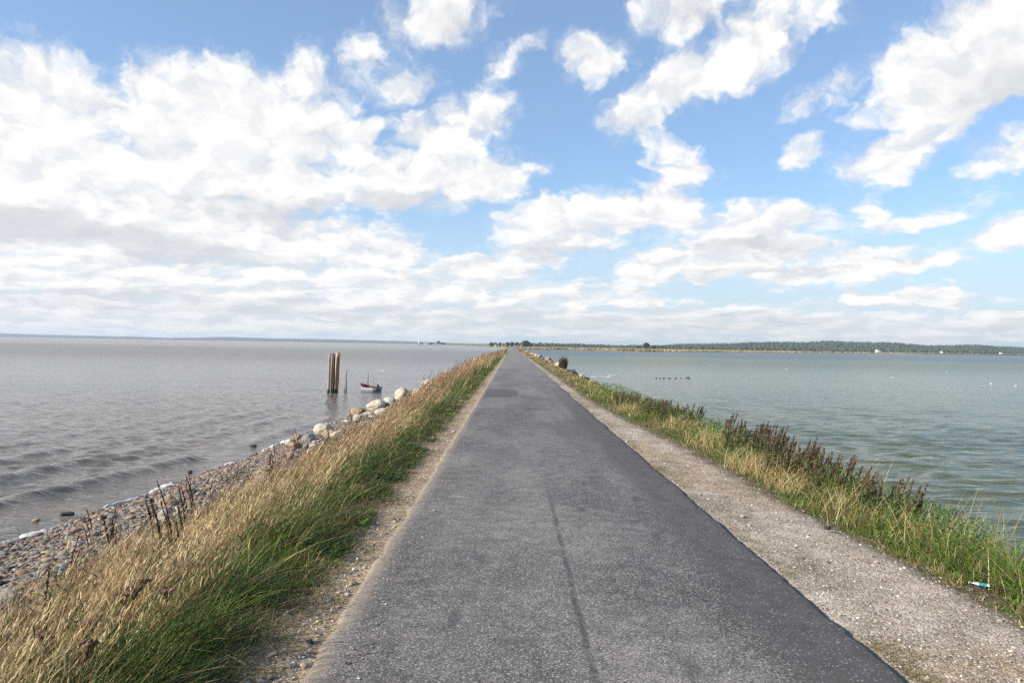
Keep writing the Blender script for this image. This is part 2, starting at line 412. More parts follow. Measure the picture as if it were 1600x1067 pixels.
# ------------------------------------------------------------------ stones
def rock_mesh(name, seed, sub=3, rough=.22, flat=.75, blocky=0, mat=None):
    bm = bmesh.new(); bmesh.ops.create_icosphere(bm, subdivisions=sub, radius=1)
    rs = np.random.default_rng(seed)
    planes = [(v/np.linalg.norm(v), rs.uniform(.62, .9)) for v in rs.normal(size=(7+blocky*4, 3))]
    offs = rs.uniform(-20, 20, 3)
    from mathutils import noise
    for v in bm.verts:
        p = np.array(v.co)
        for n, d in planes:
            e = p.dot(n)-d
            if e > 0: p = p-n*e*.85
        q = Vector(p)*1.3+Vector(offs)
        p = p*(1+rough*noise.fractal(q, .8, 2.1, 4)*.6)
        p[2] *= flat
        v.co = p
    me = bpy.data.meshes.new(name); bm.to_mesh(me); bm.free()
    for f in me.polygons: f.use_smooth = True
    if mat: me.materials.append(mat)
    return me
MATS = {'cream': ST_CREAM, 'tan': ST_TAN, 'red': ST_RED, 'grey': ST_GREY, 'dark': ST_DARK}
ROCKS = {k: [rock_mesh('boulder', 50+i*7+j, 4, .22, .8, j % 2, m) for i in range(5)] for j, (k, m) in enumerate(MATS.items())}
SMALL = {k: [rock_mesh('stone', 150+i*7+j, 2, .2, .7, 0, m) for i in range(3)] for j, (k, m) in enumerate(MATS.items())}
def stone(name, mesh, loc, size, rot, label, cat, group=None):
    o = bpy.data.objects.new(name, mesh); COL.objects.link(o); o.location = loc; o.scale = size; o.rotation_euler = rot
    return tag(o, label, cat, group)
def px_stone(px, py, wpx, hpx, z, kind, label, i=0, name='boulder', cat='boulder', group=None, rot=None):
    """centre pixel, apparent size, level of its centre"""
    if z < 1.3 and z > .1 and px < 800:
        for _ in range(12): c = at(px, py, z); z = .5*z+.5*(float(profile(c[0], c[1]))+.22*hpx*c[1]/F_PX)
    c = at(px, py, z); s = c[1]/F_PX
    return stone(name, ROCKS[kind][i % 5], c, (wpx*s/1.9, wpx*s/1.9*.9, hpx*s/1.6), rot or (0, 0, i*1.3+.4), label, cat, group)
BG = 'boulders along the left shore'
LB = [
 (464, 684, 17, 13, .75, 'tan', 'olive tan boulder, upper of two rounded ones by reddish weeds on the left shore'),
 (461, 697, 24, 15, .80, 'tan', 'yellowish flat boulder just under the olive tan one on the left shore'),
 (452, 691, 13, 12, .65, 'cream', 'small pale stone tucked left of the yellowish boulder on the shore'),
 (482, 685, 24, 18, .85, 'grey', 'grey speckled boulder left of the big pale pink boulder'),
 (507, 671, 34, 22, .95, 'cream', 'big pale pink boulder at the grass edge, largest on the near left shore'),
 (559, 643, 24, 14, .75, 'tan', 'tan rounded boulder, water-side one of the pair below the moored dinghy'),
 (563, 654, 28, 17, .95, 'cream', 'cream boulder on the grass side of the tan rounded boulder'),
 (589, 634, 32, 20, .85, 'cream', 'long cream boulder sloping up from the water left of the tall brown grass'),
 (600, 645, 34, 15, 1.05, 'cream', 'low cream boulder half hidden in grass beneath the long sloping one'),
 (610, 627, 22, 15, .85, 'cream', 'cream boulder between the long sloping boulder and the tall upright one'),
 (630, 618, 28, 24, .95, 'cream', 'tall upright pale boulder leaning against the brown grass below the dinghy'),
 (453, 714, 15, 18, .85, 'red', 'reddish stone standing in the dry weeds under the yellowish boulder'),
 (489, 697, 13, 9, .95, 'cream', 'small white stone at the foot of the grey speckled boulder'),
 (478, 699, 12, 12, .9, 'grey', 'small grey stone between the yellowish boulder and the white one'),
 (262, 784, 27, 24, .62, 'tan', 'tan angular boulder on the pebble beach, upper of two on the near left'),
 (259, 811, 27, 32, .80, 'cream', 'pale squarish boulder at the grass edge, lower of two on the near left'),
 (301, 769, 20, 11, .55, 'dark', 'black curved stone on the pebble beach right of the tan angular boulder'),
 (314, 772, 15, 11, .62, 'grey', 'small dark grey block beside the black curved stone'),
 (6, 940, 70, 34, .62, 'cream', 'smooth white boulder cut by the left picture edge, behind the straw grass'),
 (335, 750, 13, 8, .40, 'cream', 'pale round cobble at the waterline near the white foam'),
 (704, 576, 20, 9, 1.05, 'red', 'reddish boulder beyond the tall brown grass on the left bank'),
 (722, 571, 8, 6, 1.0, 'dark', 'small black boulder showing over the far brown grass'),
 (752, 556.5, 14, 6, 1.15, 'cream', 'white slab far along the left bank'),
]
for i, (px, py, w, h, z, k, lab) in enumerate(LB): px_stone(px, py, w, h, z, k, lab, i, group=BG)
for i, (px, py, w, h, k, lab) in enumerate([(395, 697, 11, 6, 'dark', 'dark stone lying alone in the shallow water off the left shore'), (105, 803, 20, 9, 'dark', 'grey stone awash in the shallows at the near left'),
        (297, 737, 8, 5, 'dark', 'small dark stone awash near the foam line by the pebble beach'), (56, 812, 11, 5, 'tan', 'small brown stone awash left of the grey stone in the shallows')]):
    px_stone(px, py, w, h, .02, k, lab, i+2, 'stone', 'stone', 'stones in the left shallows')
rs = np.random.default_rng(3)
for i in range(95):
    Y = 42*math.exp(rs.uniform(0, 2.4)) if i > 6 else rs.uniform(24, 42); x = -rs.uniform(5.0, 7.2); s = rs.uniform(.18, .46)*(1 if Y < 60 else 1.25)
    k = rs.choice(['cream', 'cream', 'tan', 'grey', 'cream'])
    stone('boulder', ROCKS[k][i % 5], (x, Y, float(profile(x, Y))-.06*s), (s*rs.uniform(.9, 1.4), s, s*rs.uniform(.6, .9)), (rs.uniform(-.3, .3), rs.uniform(-.3, .3), rs.uniform(0, 6)),
          'pale boulder in the rip-rap row between dry grass and the sea on the left bank', 'boulder', 'rip-rap boulders of the left bank')
n_r = 0
for i in range(210):
    Y = 64*math.exp(rs.uniform(0, 1.75)**1.1*1.0); x = rs.uniform(4.5, 7.0); s = rs.uniform(.26, .50)
    if Y < 80 and x < 5.3: continue
    k = rs.choice(['dark', 'grey', 'tan', 'red', 'cream'] if Y < 82 else ['cream', 'tan', 'grey', 'tan', 'red'])
    z = float(profile(x, Y))+.35*s+rs.uniform(0, .3)*(Y > 80)
    stone('boulder', ROCKS[k][i % 5], (x, Y, z), (s*rs.uniform(.8, 1.2), s*rs.uniform(.8, 1.2), s*rs.uniform(.7, 1.0)), (rs.uniform(-.5, .5), rs.uniform(-.5, .5), rs.uniform(0, 6)),
          'dark angular rip-rap boulder near the dark bush on the right bank' if Y < 82 else 'pale rip-rap boulder far along the right bank beyond the dark bush', 'boulder',
          'dark rip-rap boulders of the right bank' if Y < 82 else 'pale rip-rap boulders of the right bank')
for i, (px, w, h) in enumerate([(1025.5, 3.5, 2.6), (1031.5, 3.5, 2), (1036.8, 4, 2.4), (1045.5, 6, 2.2), (1055.5, 4.5, 2), (1064, 3, 1.4), (1075.5, 8, 3)]):
    lab = ['dark stone breaking the right-hand water, leftmost of a row of seven', 'second dark stone from the left in the row out on the right-hand water', 'third dark stone from the left in the row out on the right-hand water',
           'long low dark stone in the middle of the row on the right-hand water', 'dark stone just right of the middle one in the row on the water', 'faintest and smallest dark stone in the row on the right-hand water',
           'largest dark stone, right end of the row on the right-hand water'][i]
    px_stone(px, 591-.6*(i == 6), w, h, .03, 'dark', lab, i, 'stone', 'stone', 'row of dark stones in the right-hand water')

# cobble beach: 300 largest are objects, the rest one mass
bm = bmesh.new(); bmesh.ops.create_icosphere(bm, subdivisions=2, radius=1)
ICO_V = np.array([v.co[:] for v in bm.verts]); ICO_T = np.array([[v.index for v in f.verts] for f in bm.faces]); bm.free()
def scatter_stones(P, S, seed, cols, squash=.55):
    rs = np.random.default_rng(seed); n = len(P); nv = len(ICO_V)
    dirs = rs.normal(size=(n, 3, 3)); dirs /= np.linalg.norm(dirs, axis=2, keepdims=True)
    V = np.broadcast_to(ICO_V, (n, nv, 3)).copy()
    for k in range(3):
        e = np.einsum('nvk,nk->nv', V, dirs[:, k])-rs.uniform(.45, .85, (n, 1)); V -= dirs[:, k][:, None, :]*np.clip(e, 0, 9)[..., None]*.9
    V *= 1+.10*rs.normal(size=(n, nv, 1))*.5
    V *= np.stack([rs.uniform(.8, 1.5, n), rs.uniform(.75, 1.1, n), rs.uniform(squash-.15, squash+.2, n)], -1)[:, None, :]
    a = rs.uniform(0, 6.28, n); ca, sa = np.cos(a)[:, None], np.sin(a)[:, None]
    b = rs.normal(0, .25, n)[:, None]
    x, y, z = V[..., 0], V[..., 1], V[..., 2]; x, z = x*np.cos(b)-z*np.sin(b), x*np.sin(b)+z*np.cos(b)
    V = np.stack([x*ca-y*sa, x*sa+y*ca, z], -1)*S[:, None, None]+P[:, None, :]
    T = (ICO_T[None]+(np.arange(n)*nv)[:, None, None]).reshape(-1, 3)
    C = np.repeat(cols[rs.integers(0, len(cols), n)]*rs.uniform(.75, 1.25, (n, 1)), nv, 0)
    return V.reshape(-1, 3), T, C
def m_tinted(name, rough=.8, scale=40, amt=.35):
    m, t, p, o = material(name); v = coords(t); n = t.noise(v, scale, 5, .65)
    t.put(t.mix(1, attr(t), t.mix(t.rng(n, .3, .7), (1-amt,)*3, (1+amt,)*3), 'MULTIPLY'), p.inputs['Base Color'])
    p.inputs['Roughness'].default_value = rough; p.inputs['Specular IOR Level'].default_value = .25
    t.put(t.bump(n, .4, .01), p.inputs['Normal']); return m
PEB = m_tinted('pebble')
STC = .70*np.array([(.42, .30, .22), (.36, .24, .17), (.38, .27, .19), (.30, .20, .14), (.40, .29, .20), (.30, .25, .20), (.40, .35, .28), (.22, .19, .17), (.26, .18, .14), (.34, .24, .19), (.16, .15, .14), (.48, .44, .38), (.28, .26, .24)])
n = 22000
Y = 1.5+38*rs.uniform(0, 1, n)**1.6; X = wline(Y)+.04+rs.uniform(0, 1, n)**.9*np.interp(Y, [0, 20, 40], [4.0, 3.2, 2.2])
S = np.clip(rs.lognormal(-3.62, .46, n), .013, .085)
Z = profile(X, Y)+S*.2
app = S/Y; order = np.argsort(-app*(np.abs(X/Y) < .7)); big = order[:300]; rest = order[300:]
V, T, C = scatter_stones(np.stack([X, Y, Z], -1)[rest], S[rest], 5, STC)
o = mk('pebbles', V, None, T, PEB, C, True, kind='stuff')
for j, i in enumerate(big):
    k = ['grey', 'tan', 'dark', 'grey', 'red', 'tan', 'grey', 'dark'][j % 8]
    s = S[i]
    stone('cobble', SMALL[k][j % 3], (X[i], Y[i], Z[i]), (s*1.3, s, s*.8), (rs.normal(0, .2), rs.normal(0, .2), rs.uniform(0, 6)),
          'larger rounded cobble on the pebble beach between straw grass and foam line', 'cobble', 'cobbles of the left beach')

# grit and shells on the right shoulder, crumbs on the left dirt strip
n = 9000
Y = 2.2*np.exp(rs.uniform(0, 2.3, n)); X = rs.uniform(2.12, 3.5, n); S = np.clip(rs.lognormal(-5.35, .5, n), .0025, .022)
n2_ = 2200
Y2 = 2.2*np.exp(rs.uniform(0, 2.2, n2_)); X2 = -1.09-np.abs(rng.normal(0, .17, n2_)); S2 = np.clip(rs.lognormal(-5.2, .6, n2_), .002, .028)
n3 = 500; Y3 = 2.2*np.exp(rs.uniform(0, 2, n3)); X3 = rs.uniform(-1.04, -.75, n3); S3 = np.clip(rs.lognormal(-5.4, .4, n3), .002, .01)
P = np.concatenate([np.stack([X, Y, profile(X, Y)+S*.2], -1), np.stack([X2, Y2, profile(X2, Y2)+S2*.2], -1), np.stack([X3, Y3, 0*Y3+ZR-.008+S3*.2], -1)])
GC = np.array([(.42, .35, .27), (.32, .25, .18), (.34, .27, .22), (.22, .19, .17), (.62, .59, .54), (.36, .28, .20), (.13, .11, .10), (.28, .21, .15)])
V, T, C = scatter_stones(P, np.concatenate([S, S2, S3]), 9, GC, .5)
mk('gravel', V, None, T, PEB, C, True, kind='stuff')
for (px, py, w, h, k, lab) in [(1292, 824, 11, 8, 'dark', 'black stone alone on the pale gravel shoulder'), (1161, 806, 9, 5, 'cream', 'pale stone on the gravel near the edge of the asphalt'),
        (551, 911, 14, 9, 'tan', 'brown stone beside the asphalt on the left dirt strip, larger of two'), (512, 936, 16, 8, 'grey', 'flat grey stone sunk in the left dirt strip'),
        (484, 1003, 14, 10, 'dark', 'dark lump at the left edge of the asphalt'), (455, 1040, 18, 10, 'grey', 'grey stone in the dirt at the bottom left of the road')]:
    px_stone(px, py, w, h, 1.765, k, lab, int(px), 'stone', 'stone')

# ------------------------------------------------------------------ grass and herbs
def blades(P, h, w, lean, az, droop, c0, c1, prof=(1, .9, .6), seg=(0, .38, .74, 1)):
    n = len(P); ts = np.array(seg)
    d = np.stack([np.cos(az), np.sin(az)], -1)                   # blade leans this way
    fa = az+np.pi/2+rng.normal(0, .7, n); f = np.stack([np.cos(fa), np.sin(fa), 0*fa], -1)
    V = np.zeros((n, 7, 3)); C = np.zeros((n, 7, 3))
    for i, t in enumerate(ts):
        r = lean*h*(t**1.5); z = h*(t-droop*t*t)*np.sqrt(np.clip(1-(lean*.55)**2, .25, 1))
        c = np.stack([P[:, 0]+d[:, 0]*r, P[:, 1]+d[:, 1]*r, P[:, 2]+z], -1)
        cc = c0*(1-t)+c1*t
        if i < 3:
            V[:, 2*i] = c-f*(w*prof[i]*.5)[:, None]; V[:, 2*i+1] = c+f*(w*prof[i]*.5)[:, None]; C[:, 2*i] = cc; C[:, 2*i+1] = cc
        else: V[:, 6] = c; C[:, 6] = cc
    b = (np.arange(n)*7)[:, None]
    Q = np.concatenate([b+np.array([[0, 1, 3, 2]]), b+np.array([[2, 3, 5, 4]])]); T = b+np.array([[4, 5, 6]])
    return V.reshape(-1, 3), Q, T, C.reshape(-1, 3)
class Veg:
    def __init__(s): s.V = []; s.Q = []; s.T = []; s.C = []; s.n = 0
    def add(s, V, Q, T, C):
        s.V.append(V); s.Q.append(Q+s.n); s.T.append(T+s.n); s.C.append(C); s.n += len(V)
    def build(s, name, mat=VEG, kind='stuff', parent=None):
        kind = None if parent else kind
        return mk(name, np.concatenate(s.V), np.concatenate(s.Q), np.concatenate(s.T), mat, np.concatenate(s.C), False, parent, kind)
def ysamp(n, a, b, p):                                            # density falls as Y^-p
    u = rng.uniform(0, 1, n); q = 1-p
    return (a**q+u*(b**q-a**q))**(1/q)
def pick(cols, n, var=.18):
    c = np.array(cols)[rng.integers(0, len(cols), n)]
    return c*rng.uniform(1-var, 1+var, (n, 1))
STRAW = [(.54, .40, .20), (.66, .51, .28), (.44, .30, .14), (.60, .455, .24), (.33, .20, .085)]
WEED = [(.13, .075, .05), (.17, .10, .065), (.10, .055, .04), (.20, .13, .08)]
RUST = [(.30, .165, .075), (.36, .21, .10), (.24, .125, .065), (.40, .26, .13)]
GREEN = [(.080, .155, .016), (.115, .195, .022), (.05, .105, .014), (.155, .215, .030), (.085, .125, .022)]
DGREEN = [(.04, .075, .022), (.055, .095, .028), (.07, .09, .03), (.045, .085, .02)]
DULL = [(.16, .12, .05), (.12, .12, .04), (.20, .13, .06), (.15, .09, .05)]
WIND = R(22)
def wid(Y, w0): return np.maximum(w0, .00042*Y)*rng.uniform(.7, 1.3, len(Y))
def clump_mask(X, Y, s, seed, thr, soft=.15):
    return rng.uniform(0, 1, len(X)) < sstep(thr-soft, thr+soft, fbm(X*s, Y*s, seed, 3))

def tuss(nt, m, a, b, p, xf, r0_, r1_):
    Yc = ysamp(nt, a, b, p); Xc = xf(Yc, rng.uniform(0, 1, nt)); rad = (r0_+r1_*Yc)*rng.uniform(.6, 1.4, nt)
    i = np.repeat(np.arange(nt), m); th = rng.uniform(0, 6.28, nt*m); rr = np.sqrt(rng.uniform(0, 1, nt*m))*rad[i]
    return i, Xc, Yc, Xc[i]+np.cos(th)*rr, Yc[i]+np.sin(th)*rr*1.2, th, rr/rad[i]
def lean_az(th, q, ww, wr, jit, i, nt, w0=WIND):
    wa = w0+rng.normal(0, .28, nt)
    x = ww*np.cos(wa)[i]+wr*q*np.cos(th); y_ = ww*np.sin(wa)[i]+wr*q*np.sin(th)
    return np.arctan2(y_, x)+rng.normal(0, jit, len(i))
def paint(i, nt, probs, pals, var=.2):
    """one palette per tussock, a few blades of another kind mixed in"""
    probs = np.array(probs, float)
    if probs.ndim == 1: probs = np.tile(probs[:, None], (1, nt))
    cum = np.cumsum(probs/probs.sum(0), 0); u = rng.uniform(0, 1, nt); kt = (u[None] > cum).sum(0)
    kb = kt[i]; sw = rng.uniform(0, 1, len(i)) < .22; kb = np.where(sw, rng.integers(0, len(pals), len(i)), kb); kb = np.minimum(kb, len(pals)-1)
    c = np.zeros((len(i), 3))
    for k, pl in enumerate(pals):
        mk_ = kb == k; c[mk_] = pick(pl, int(mk_.sum()), var)
    return c*rng.uniform(.75, 1.2, nt)[i][:, None]
# left bank: straw tussocks leaning with the wind, weeds among them
g = Veg(); nt = 4200; m = 30
inner = lambda Y: np.interp(Y, [0, 8, 20, 60], [1.62, 1.80, 1.9, 2.0]); width = lambda Y: np.interp(Y, [0, 10, 18, 32, 60], [3.1, 2.85, 2.4, 2.5, 3.2])
i, Xc, Yc, X, Y, th, q = tuss(nt, m, 1.1, 260, 1.7, lambda Y, u: -inner(Y)-u*width(Y), .07, .006)
eo = ((-Xc-inner(Yc))/width(Yc)).clip(0, 1)
kp = rng.uniform(0, 1, nt) < .18+.82*sstep(.36, .54, fbm(Xc*1.2, Yc*.9, 201)); kb = kp[i]; i, X, Y, th, q = i[kb], X[kb], Y[kb], th[kb], q[kb]; n = len(i)
ht = rng.lognormal(-.10, .28, nt)*np.interp(eo, [0, .12, .25, .6, 1], [.40, .50, .54, .50, .44])*np.where((Yc > 14) & (Yc < 32) & (eo > .5), .75, 1)*np.interp(Yc, [0, 12, 26, 38, 80], [.95, .95, 1.0, 1.5, 1.4])
far = np.interp(Yc, [0, 10, 18, 30, 45, 80], [.02, .08, .3, .85, 1.1, .9]); wd_ = sstep(.48, .62, fbm(Xc*.55, Yc*.4, 203))*np.interp(eo, [.2, .6, 1], [.1, .7, 1.0])
c1 = paint(i, nt, [.9*(1-far)*(1-.6*wd_)*(.12+.88*sstep(.06, .24, eo)), .20+1.5*np.clip(.30-eo, 0, 1), far*sstep(.02, .2, eo), .9*wd_+.06], [STRAW, GREEN, RUST, WEED])
h = ht[i]*rng.uniform(.45, 1.25, n)
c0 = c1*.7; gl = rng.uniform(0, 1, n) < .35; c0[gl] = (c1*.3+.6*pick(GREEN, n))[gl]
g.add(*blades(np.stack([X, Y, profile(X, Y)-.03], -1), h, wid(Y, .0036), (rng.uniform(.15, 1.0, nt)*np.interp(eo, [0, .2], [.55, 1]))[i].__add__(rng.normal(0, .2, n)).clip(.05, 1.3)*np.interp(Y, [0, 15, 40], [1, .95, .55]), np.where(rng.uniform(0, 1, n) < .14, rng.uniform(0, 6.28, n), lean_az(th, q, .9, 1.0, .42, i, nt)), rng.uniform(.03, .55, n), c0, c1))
# stalks with feathery seed heads
nt = 700; m = 14; i, Xc, Yc, X, Y, th, q = tuss(nt, m, 1.5, 120, 1.5, lambda Y, u: -2.0-u*np.interp(Y, [0, 14, 32, 60], [2.3, 2.0, 2.3, 3.0]), .10, .01); n = len(i)
h = rng.lognormal(0, .15, nt)[i]*rng.uniform(.45, .78, n)*np.interp(Y, [0, 14, 26, 38, 80], [.9, .85, 1.0, 1.65, 1.5]); az = lean_az(th, q, 1, .35, .15, i, nt); ln = rng.uniform(.4, .95, nt)[i]*np.interp(Y, [0, 15, 40], [1, .95, .45])
Pb = np.stack([X, Y, profile(X, Y)-.02], -1); far = np.interp(Yc, [0, 18, 30], [.25, .5, .8]); cs = paint(i, nt, [1-far, far, .25+0*far], [STRAW, RUST, WEED])*1.1
g.add(*blades(Pb, h, wid(Y, .003), ln, az, 0*h+.08, cs*.8, cs))
for k_ in range(7):
    t = .72+.045*k_; r = ln*h*t**1.5; z = h*(t-.08*t*t)*np.sqrt(np.clip(1-(ln*.55)**2, .25, 1))
    Pq = Pb+np.stack([np.cos(az)*r, np.sin(az)*r, z], -1)
    g.add(*blades(Pq, .06*h/.7*rng.uniform(.6, 1.3, n), wid(Y, .0055), rng.uniform(.3, .9, n), az+rng.normal(0, 1.1, n), 0*h+.1, cs*.9, cs*1.08, prof=(.4, 1, .7)))
# grey-green and brown herbs among the straw
nt = 520; m = 46; i, Xc, Yc, X, Y, th, q = tuss(nt, m, 1.6, 70, 1.45, lambda Y, u: -2.1-u**.8*np.interp(Y, [0, 14, 60], [2.3, 2.2, 2.8]), .09, .006); n = len(i)
hh = rng.lognormal(0, .25, nt)[i]*.40*rng.uniform(.1, 1, n); c1 = paint(i, nt, [.7, .8, .25], [[(.10, .125, .06), (.13, .15, .075), (.08, .105, .04)], WEED, DGREEN], .3)
g.add(*blades(np.stack([X+.25*hh, Y+.1*hh, profile(X, Y)+hh], -1), rng.uniform(.03, .09, n), np.maximum(.010, .0008*Y)*rng.uniform(.6, 1.5, n), rng.uniform(.5, 1.5, n), rng.uniform(0, 6.28, n), rng.uniform(.2, .6, n), c1, c1*1.1, prof=(.35, 1, .75)))
g.build('dry_grass')
# left bank: green turf behind the dirt strip, ragged towards the road
g = Veg(); nt = 3600; m = 22
i, Xc, Yc, X, Y, th, q = tuss(nt, m, 1.1, 200, 1.6, lambda Y, u: -1.18-1.15*u**1.3, .05, .005)
kp = rng.uniform(0, 1, nt) < sstep(.0, .2, fbm(Xc*2.0, Yc*1.1, 211)-np.interp(-Xc, [1.18, 1.4, 1.65, 1.9], [.50, .42, .24, .1])); kb = kp[i]; i, X, Y, th, q = i[kb], X[kb], Y[kb], th[kb], q[kb]; n = len(i)
e = sstep(1.3, 1.95, -Xc); ht = rng.lognormal(0, .3, nt)*(.05+.34*e)*np.interp(Yc, [0, 14, 30], [1, .8, .75])
c1 = paint(i, nt, [.75+.2*e, .55*(1-e)+.08, .12*(1-e)+.05], [GREEN, DULL, STRAW], .3)
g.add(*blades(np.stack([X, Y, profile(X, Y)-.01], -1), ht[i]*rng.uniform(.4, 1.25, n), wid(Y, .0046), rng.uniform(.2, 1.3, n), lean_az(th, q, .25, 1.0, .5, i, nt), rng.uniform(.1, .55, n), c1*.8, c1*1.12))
nt = 900; m = 18
i, Xc, Yc, X, Y, th, q = tuss(nt, m, 1.2, 60, 1.5, lambda Y, u: -1.14-.55*u, .035, .004); n = len(i)
ht = rng.lognormal(0, .4, nt)*.05*(.6+1.6*sstep(-1.2, -1.6, Xc)); c1 = paint(i, nt, [.5, .6, .35], [GREEN, DULL, STRAW], .3)
g.add(*blades(np.stack([X, Y, profile(X, Y)-.008], -1), ht[i]*rng.uniform(.4, 1.4, n), wid(Y, .0042), rng.uniform(.3, 1.5, n), lean_az(th, q, .3, 1.0, .5, i, nt), rng.uniform(.1, .6, n), c1*.85, c1*1.1))
# broad leaves in the turf
n = 60000; Y = ysamp(n, 1.2, 120, 1.6); X = -1.34-np.abs(rng.normal(0, .5, n))
k = clump_mask(X, Y, 1.7, 214, .5, .1) & (X > -3.1); X, Y = X[k], Y[k]; n = len(X)
c1 = pick(DGREEN+GREEN[:3], n, .3)*1.1; dm = rng.uniform(0, 1, n) < .16; c1[dm] = pick(DULL, n)[dm]
hh = .28*sstep(1.4, 2.1, -X)*rng.uniform(.1, 1, n)
g.add(*blades(np.stack([X, Y, profile(X, Y)+hh*.8], -1), rng.uniform(.04, .13, n), np.maximum(.016, .0009*Y)*rng.uniform(.7, 1.6, n), rng.uniform(.7, 1.5, n), rng.uniform(0, 6.28, n), rng.uniform(.2, .6, n), c1, c1*1.1, prof=(.35, 1, .75)))
# straw litter
n = 1400; Y = ysamp(n, 1.5, 40, 1.5); X = -1.2-np.abs(rng.normal(0, .35, n)); c1 = pick(STRAW, n)*.9
g.add(*blades(np.stack([X, Y, profile(X, Y)+.012+.06*sstep(1.5, 2.2, -X)], -1), rng.uniform(.06, .28, n), wid(Y, .003), 0*X+1.7, rng.uniform(0, 6.28, n), 0*X+.85, c1, c1))
g.build('green_grass')

# right bank
BOT = at(1532, 901, 1.78)
def rclear(X, Y):
    dx, dy = X-BOT[0]+.10, Y-BOT[1]+.22
    return (dx/.11)**2+(dy/.24)**2 > 1
def rside(Y): return np.interp(Y, [0, 5, 12, 25, 60], [3.46, 3.42, 3.12, 2.56, 2.52])
g = Veg(); nt = 5200; m = 26
i, Xc, Yc, X, Y, th, q = tuss(nt, m, 1.8, 260, 1.6, lambda Y, u: rside(Y)-.05+u**1.15*np.interp(Y, [0, 20, 30, 50, 70], [1.6, 1.7, 2.0, 2.0, 1.6])+.16*(fbm(Y*1.3, Y*0, 220)-.5), .055, .005)
ei = Xc-rside(Yc); kp = (rng.uniform(0, 1, nt) < .3+.7*sstep(.28, .48, fbm(Xc*1.6, Yc*1.2, 221)+.25*(ei > .5))) ; kb = kp[i] & rclear(X, Y); i, X, Y, th, q = i[kb], X[kb], Y[kb], th[kb], q[kb]; n = len(i)
e = sstep(.0, .55, ei); tall = .5+1.0*fbm(Xc*1.1, Yc*.8, 222)
ht = rng.lognormal(0, .26, nt)*(.06+.30*e)*tall*np.interp(Yc, [0, 8, 13, 20, 28, 38, 60], [1.05, 1.1, 1.3, 1.1, .85, .6, .45])
st = sstep(.54, .66, fbm(Xc*1.2, Yc*.6, 223))*e+np.interp(Yc, [0, 22, 45, 80], [.06, .12, .5, .8])*np.clip(.3+e*.8, 0, 1); ru = np.interp(Yc, [0, 22, 36, 60], [.06, .12, .9, .5])*e
c1 = paint(i, nt, [1.25+0*e, st, ru, .7*(1-e)+.08], [GREEN, STRAW, RUST, DULL], .28)
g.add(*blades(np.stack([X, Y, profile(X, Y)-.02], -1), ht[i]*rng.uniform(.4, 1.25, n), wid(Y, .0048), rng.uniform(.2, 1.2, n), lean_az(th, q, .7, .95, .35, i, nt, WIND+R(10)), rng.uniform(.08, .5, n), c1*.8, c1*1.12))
n = 60000; Y = ysamp(n, 2, 30, 1.4); X = rside(Y)+.15+rng.uniform(0, 1.5, n)
k = clump_mask(X, Y, 1.3, 225, .42, .1) & rclear(X, Y); X, Y = X[k], Y[k]; n = len(X)
hh = .48*sstep(.1, .7, X-rside(Y))*rng.uniform(.1, 1, n); c1 = pick(DGREEN+GREEN, n, .3)*1.2
g.add(*blades(np.stack([X, Y, profile(X, Y)+hh], -1), rng.uniform(.03, .095, n), np.maximum(.010, .0008*Y)*rng.uniform(.7, 1.6, n), rng.uniform(.5, 1.4, n), rng.uniform(0, 6.28, n), rng.uniform(.2, .6, n), c1, c1*1.15, prof=(.35, 1, .75)))
# straw tussocks
for (cx, cy, n) in [(3.45, 11.5, 260), (3.75, 10.2, 420), (3.5, 13.8, 240), (3.7, 8.6, 300), (3.55, 16.5, 220), (4.0, 7.4, 220), (3.2, 21, 220), (4.2, 9.3, 260)]:
    X = cx+rng.normal(0, .16, n); Y = cy+rng.normal(0, .28, n); c1 = pick(STRAW, n)*1.1
    g.add(*blades(np.stack([X, Y, profile(X, Y)], -1), rng.uniform(.3, .62, n), wid(Y, .005), rng.uniform(.5, 1.3, n), WIND+rng.normal(0, 1.0, n), rng.uniform(.1, .5, n), c1*.85, c1))
# pale bent stalks over the water
n = 70; Y = rng.uniform(5.2, 11, n); X = rside(Y)+rng.uniform(.7, 1.4, n); c1 = pick(STRAW, n)*1.25
g.add(*blades(np.stack([X, Y, profile(X, Y)], -1), rng.uniform(.6, .95, n), wid(Y, .0036), rng.uniform(.1, .6, n), R(30)+rng.normal(0, .8, n), rng.uniform(0, .3, n), c1*.9, c1))
# thin moss and grass line along the asphalt edge
n = 9000; Y = ysamp(n, 2, 60, 1.4); X = edge_r(Y)+.02+np.abs(rng.normal(0, .10, n))
k = clump_mask(X*.3, Y, 1.4, 231, .52, .08); X, Y = X[k], Y[k]; n = len(X); c1 = pick([(.16, .14, .035), (.12, .13, .03), (.26, .20, .08), (.20, .15, .06)], n)
g.add(*blades(np.stack([X, Y, profile(X, Y)-.004], -1), rng.uniform(.012, .05, n), wid(Y, .004), rng.uniform(.4, 1.4, n), rng.uniform(0, 6.28, n), rng.uniform(.1, .5, n), c1*.8, c1))
n = 5000; Y = ysamp(n, 2.2, 30, 1.3); X = rng.uniform(2.15, 3.2, n)
k = clump_mask(X, Y, 1.1, 77, .60, .06); X, Y = X[k], Y[k]; n = len(X); c1 = pick([(.16, .14, .035), (.12, .12, .03), (.24, .19, .08)], n)
g.add(*blades(np.stack([X, Y, profile(X, Y)-.004], -1), rng.uniform(.008, .03, n), wid(Y, .004), rng.uniform(.4, 1.4, n), rng.uniform(0, 6.28, n), rng.uniform(.1, .5, n), c1*.8, c1))
g.build('green_grass')

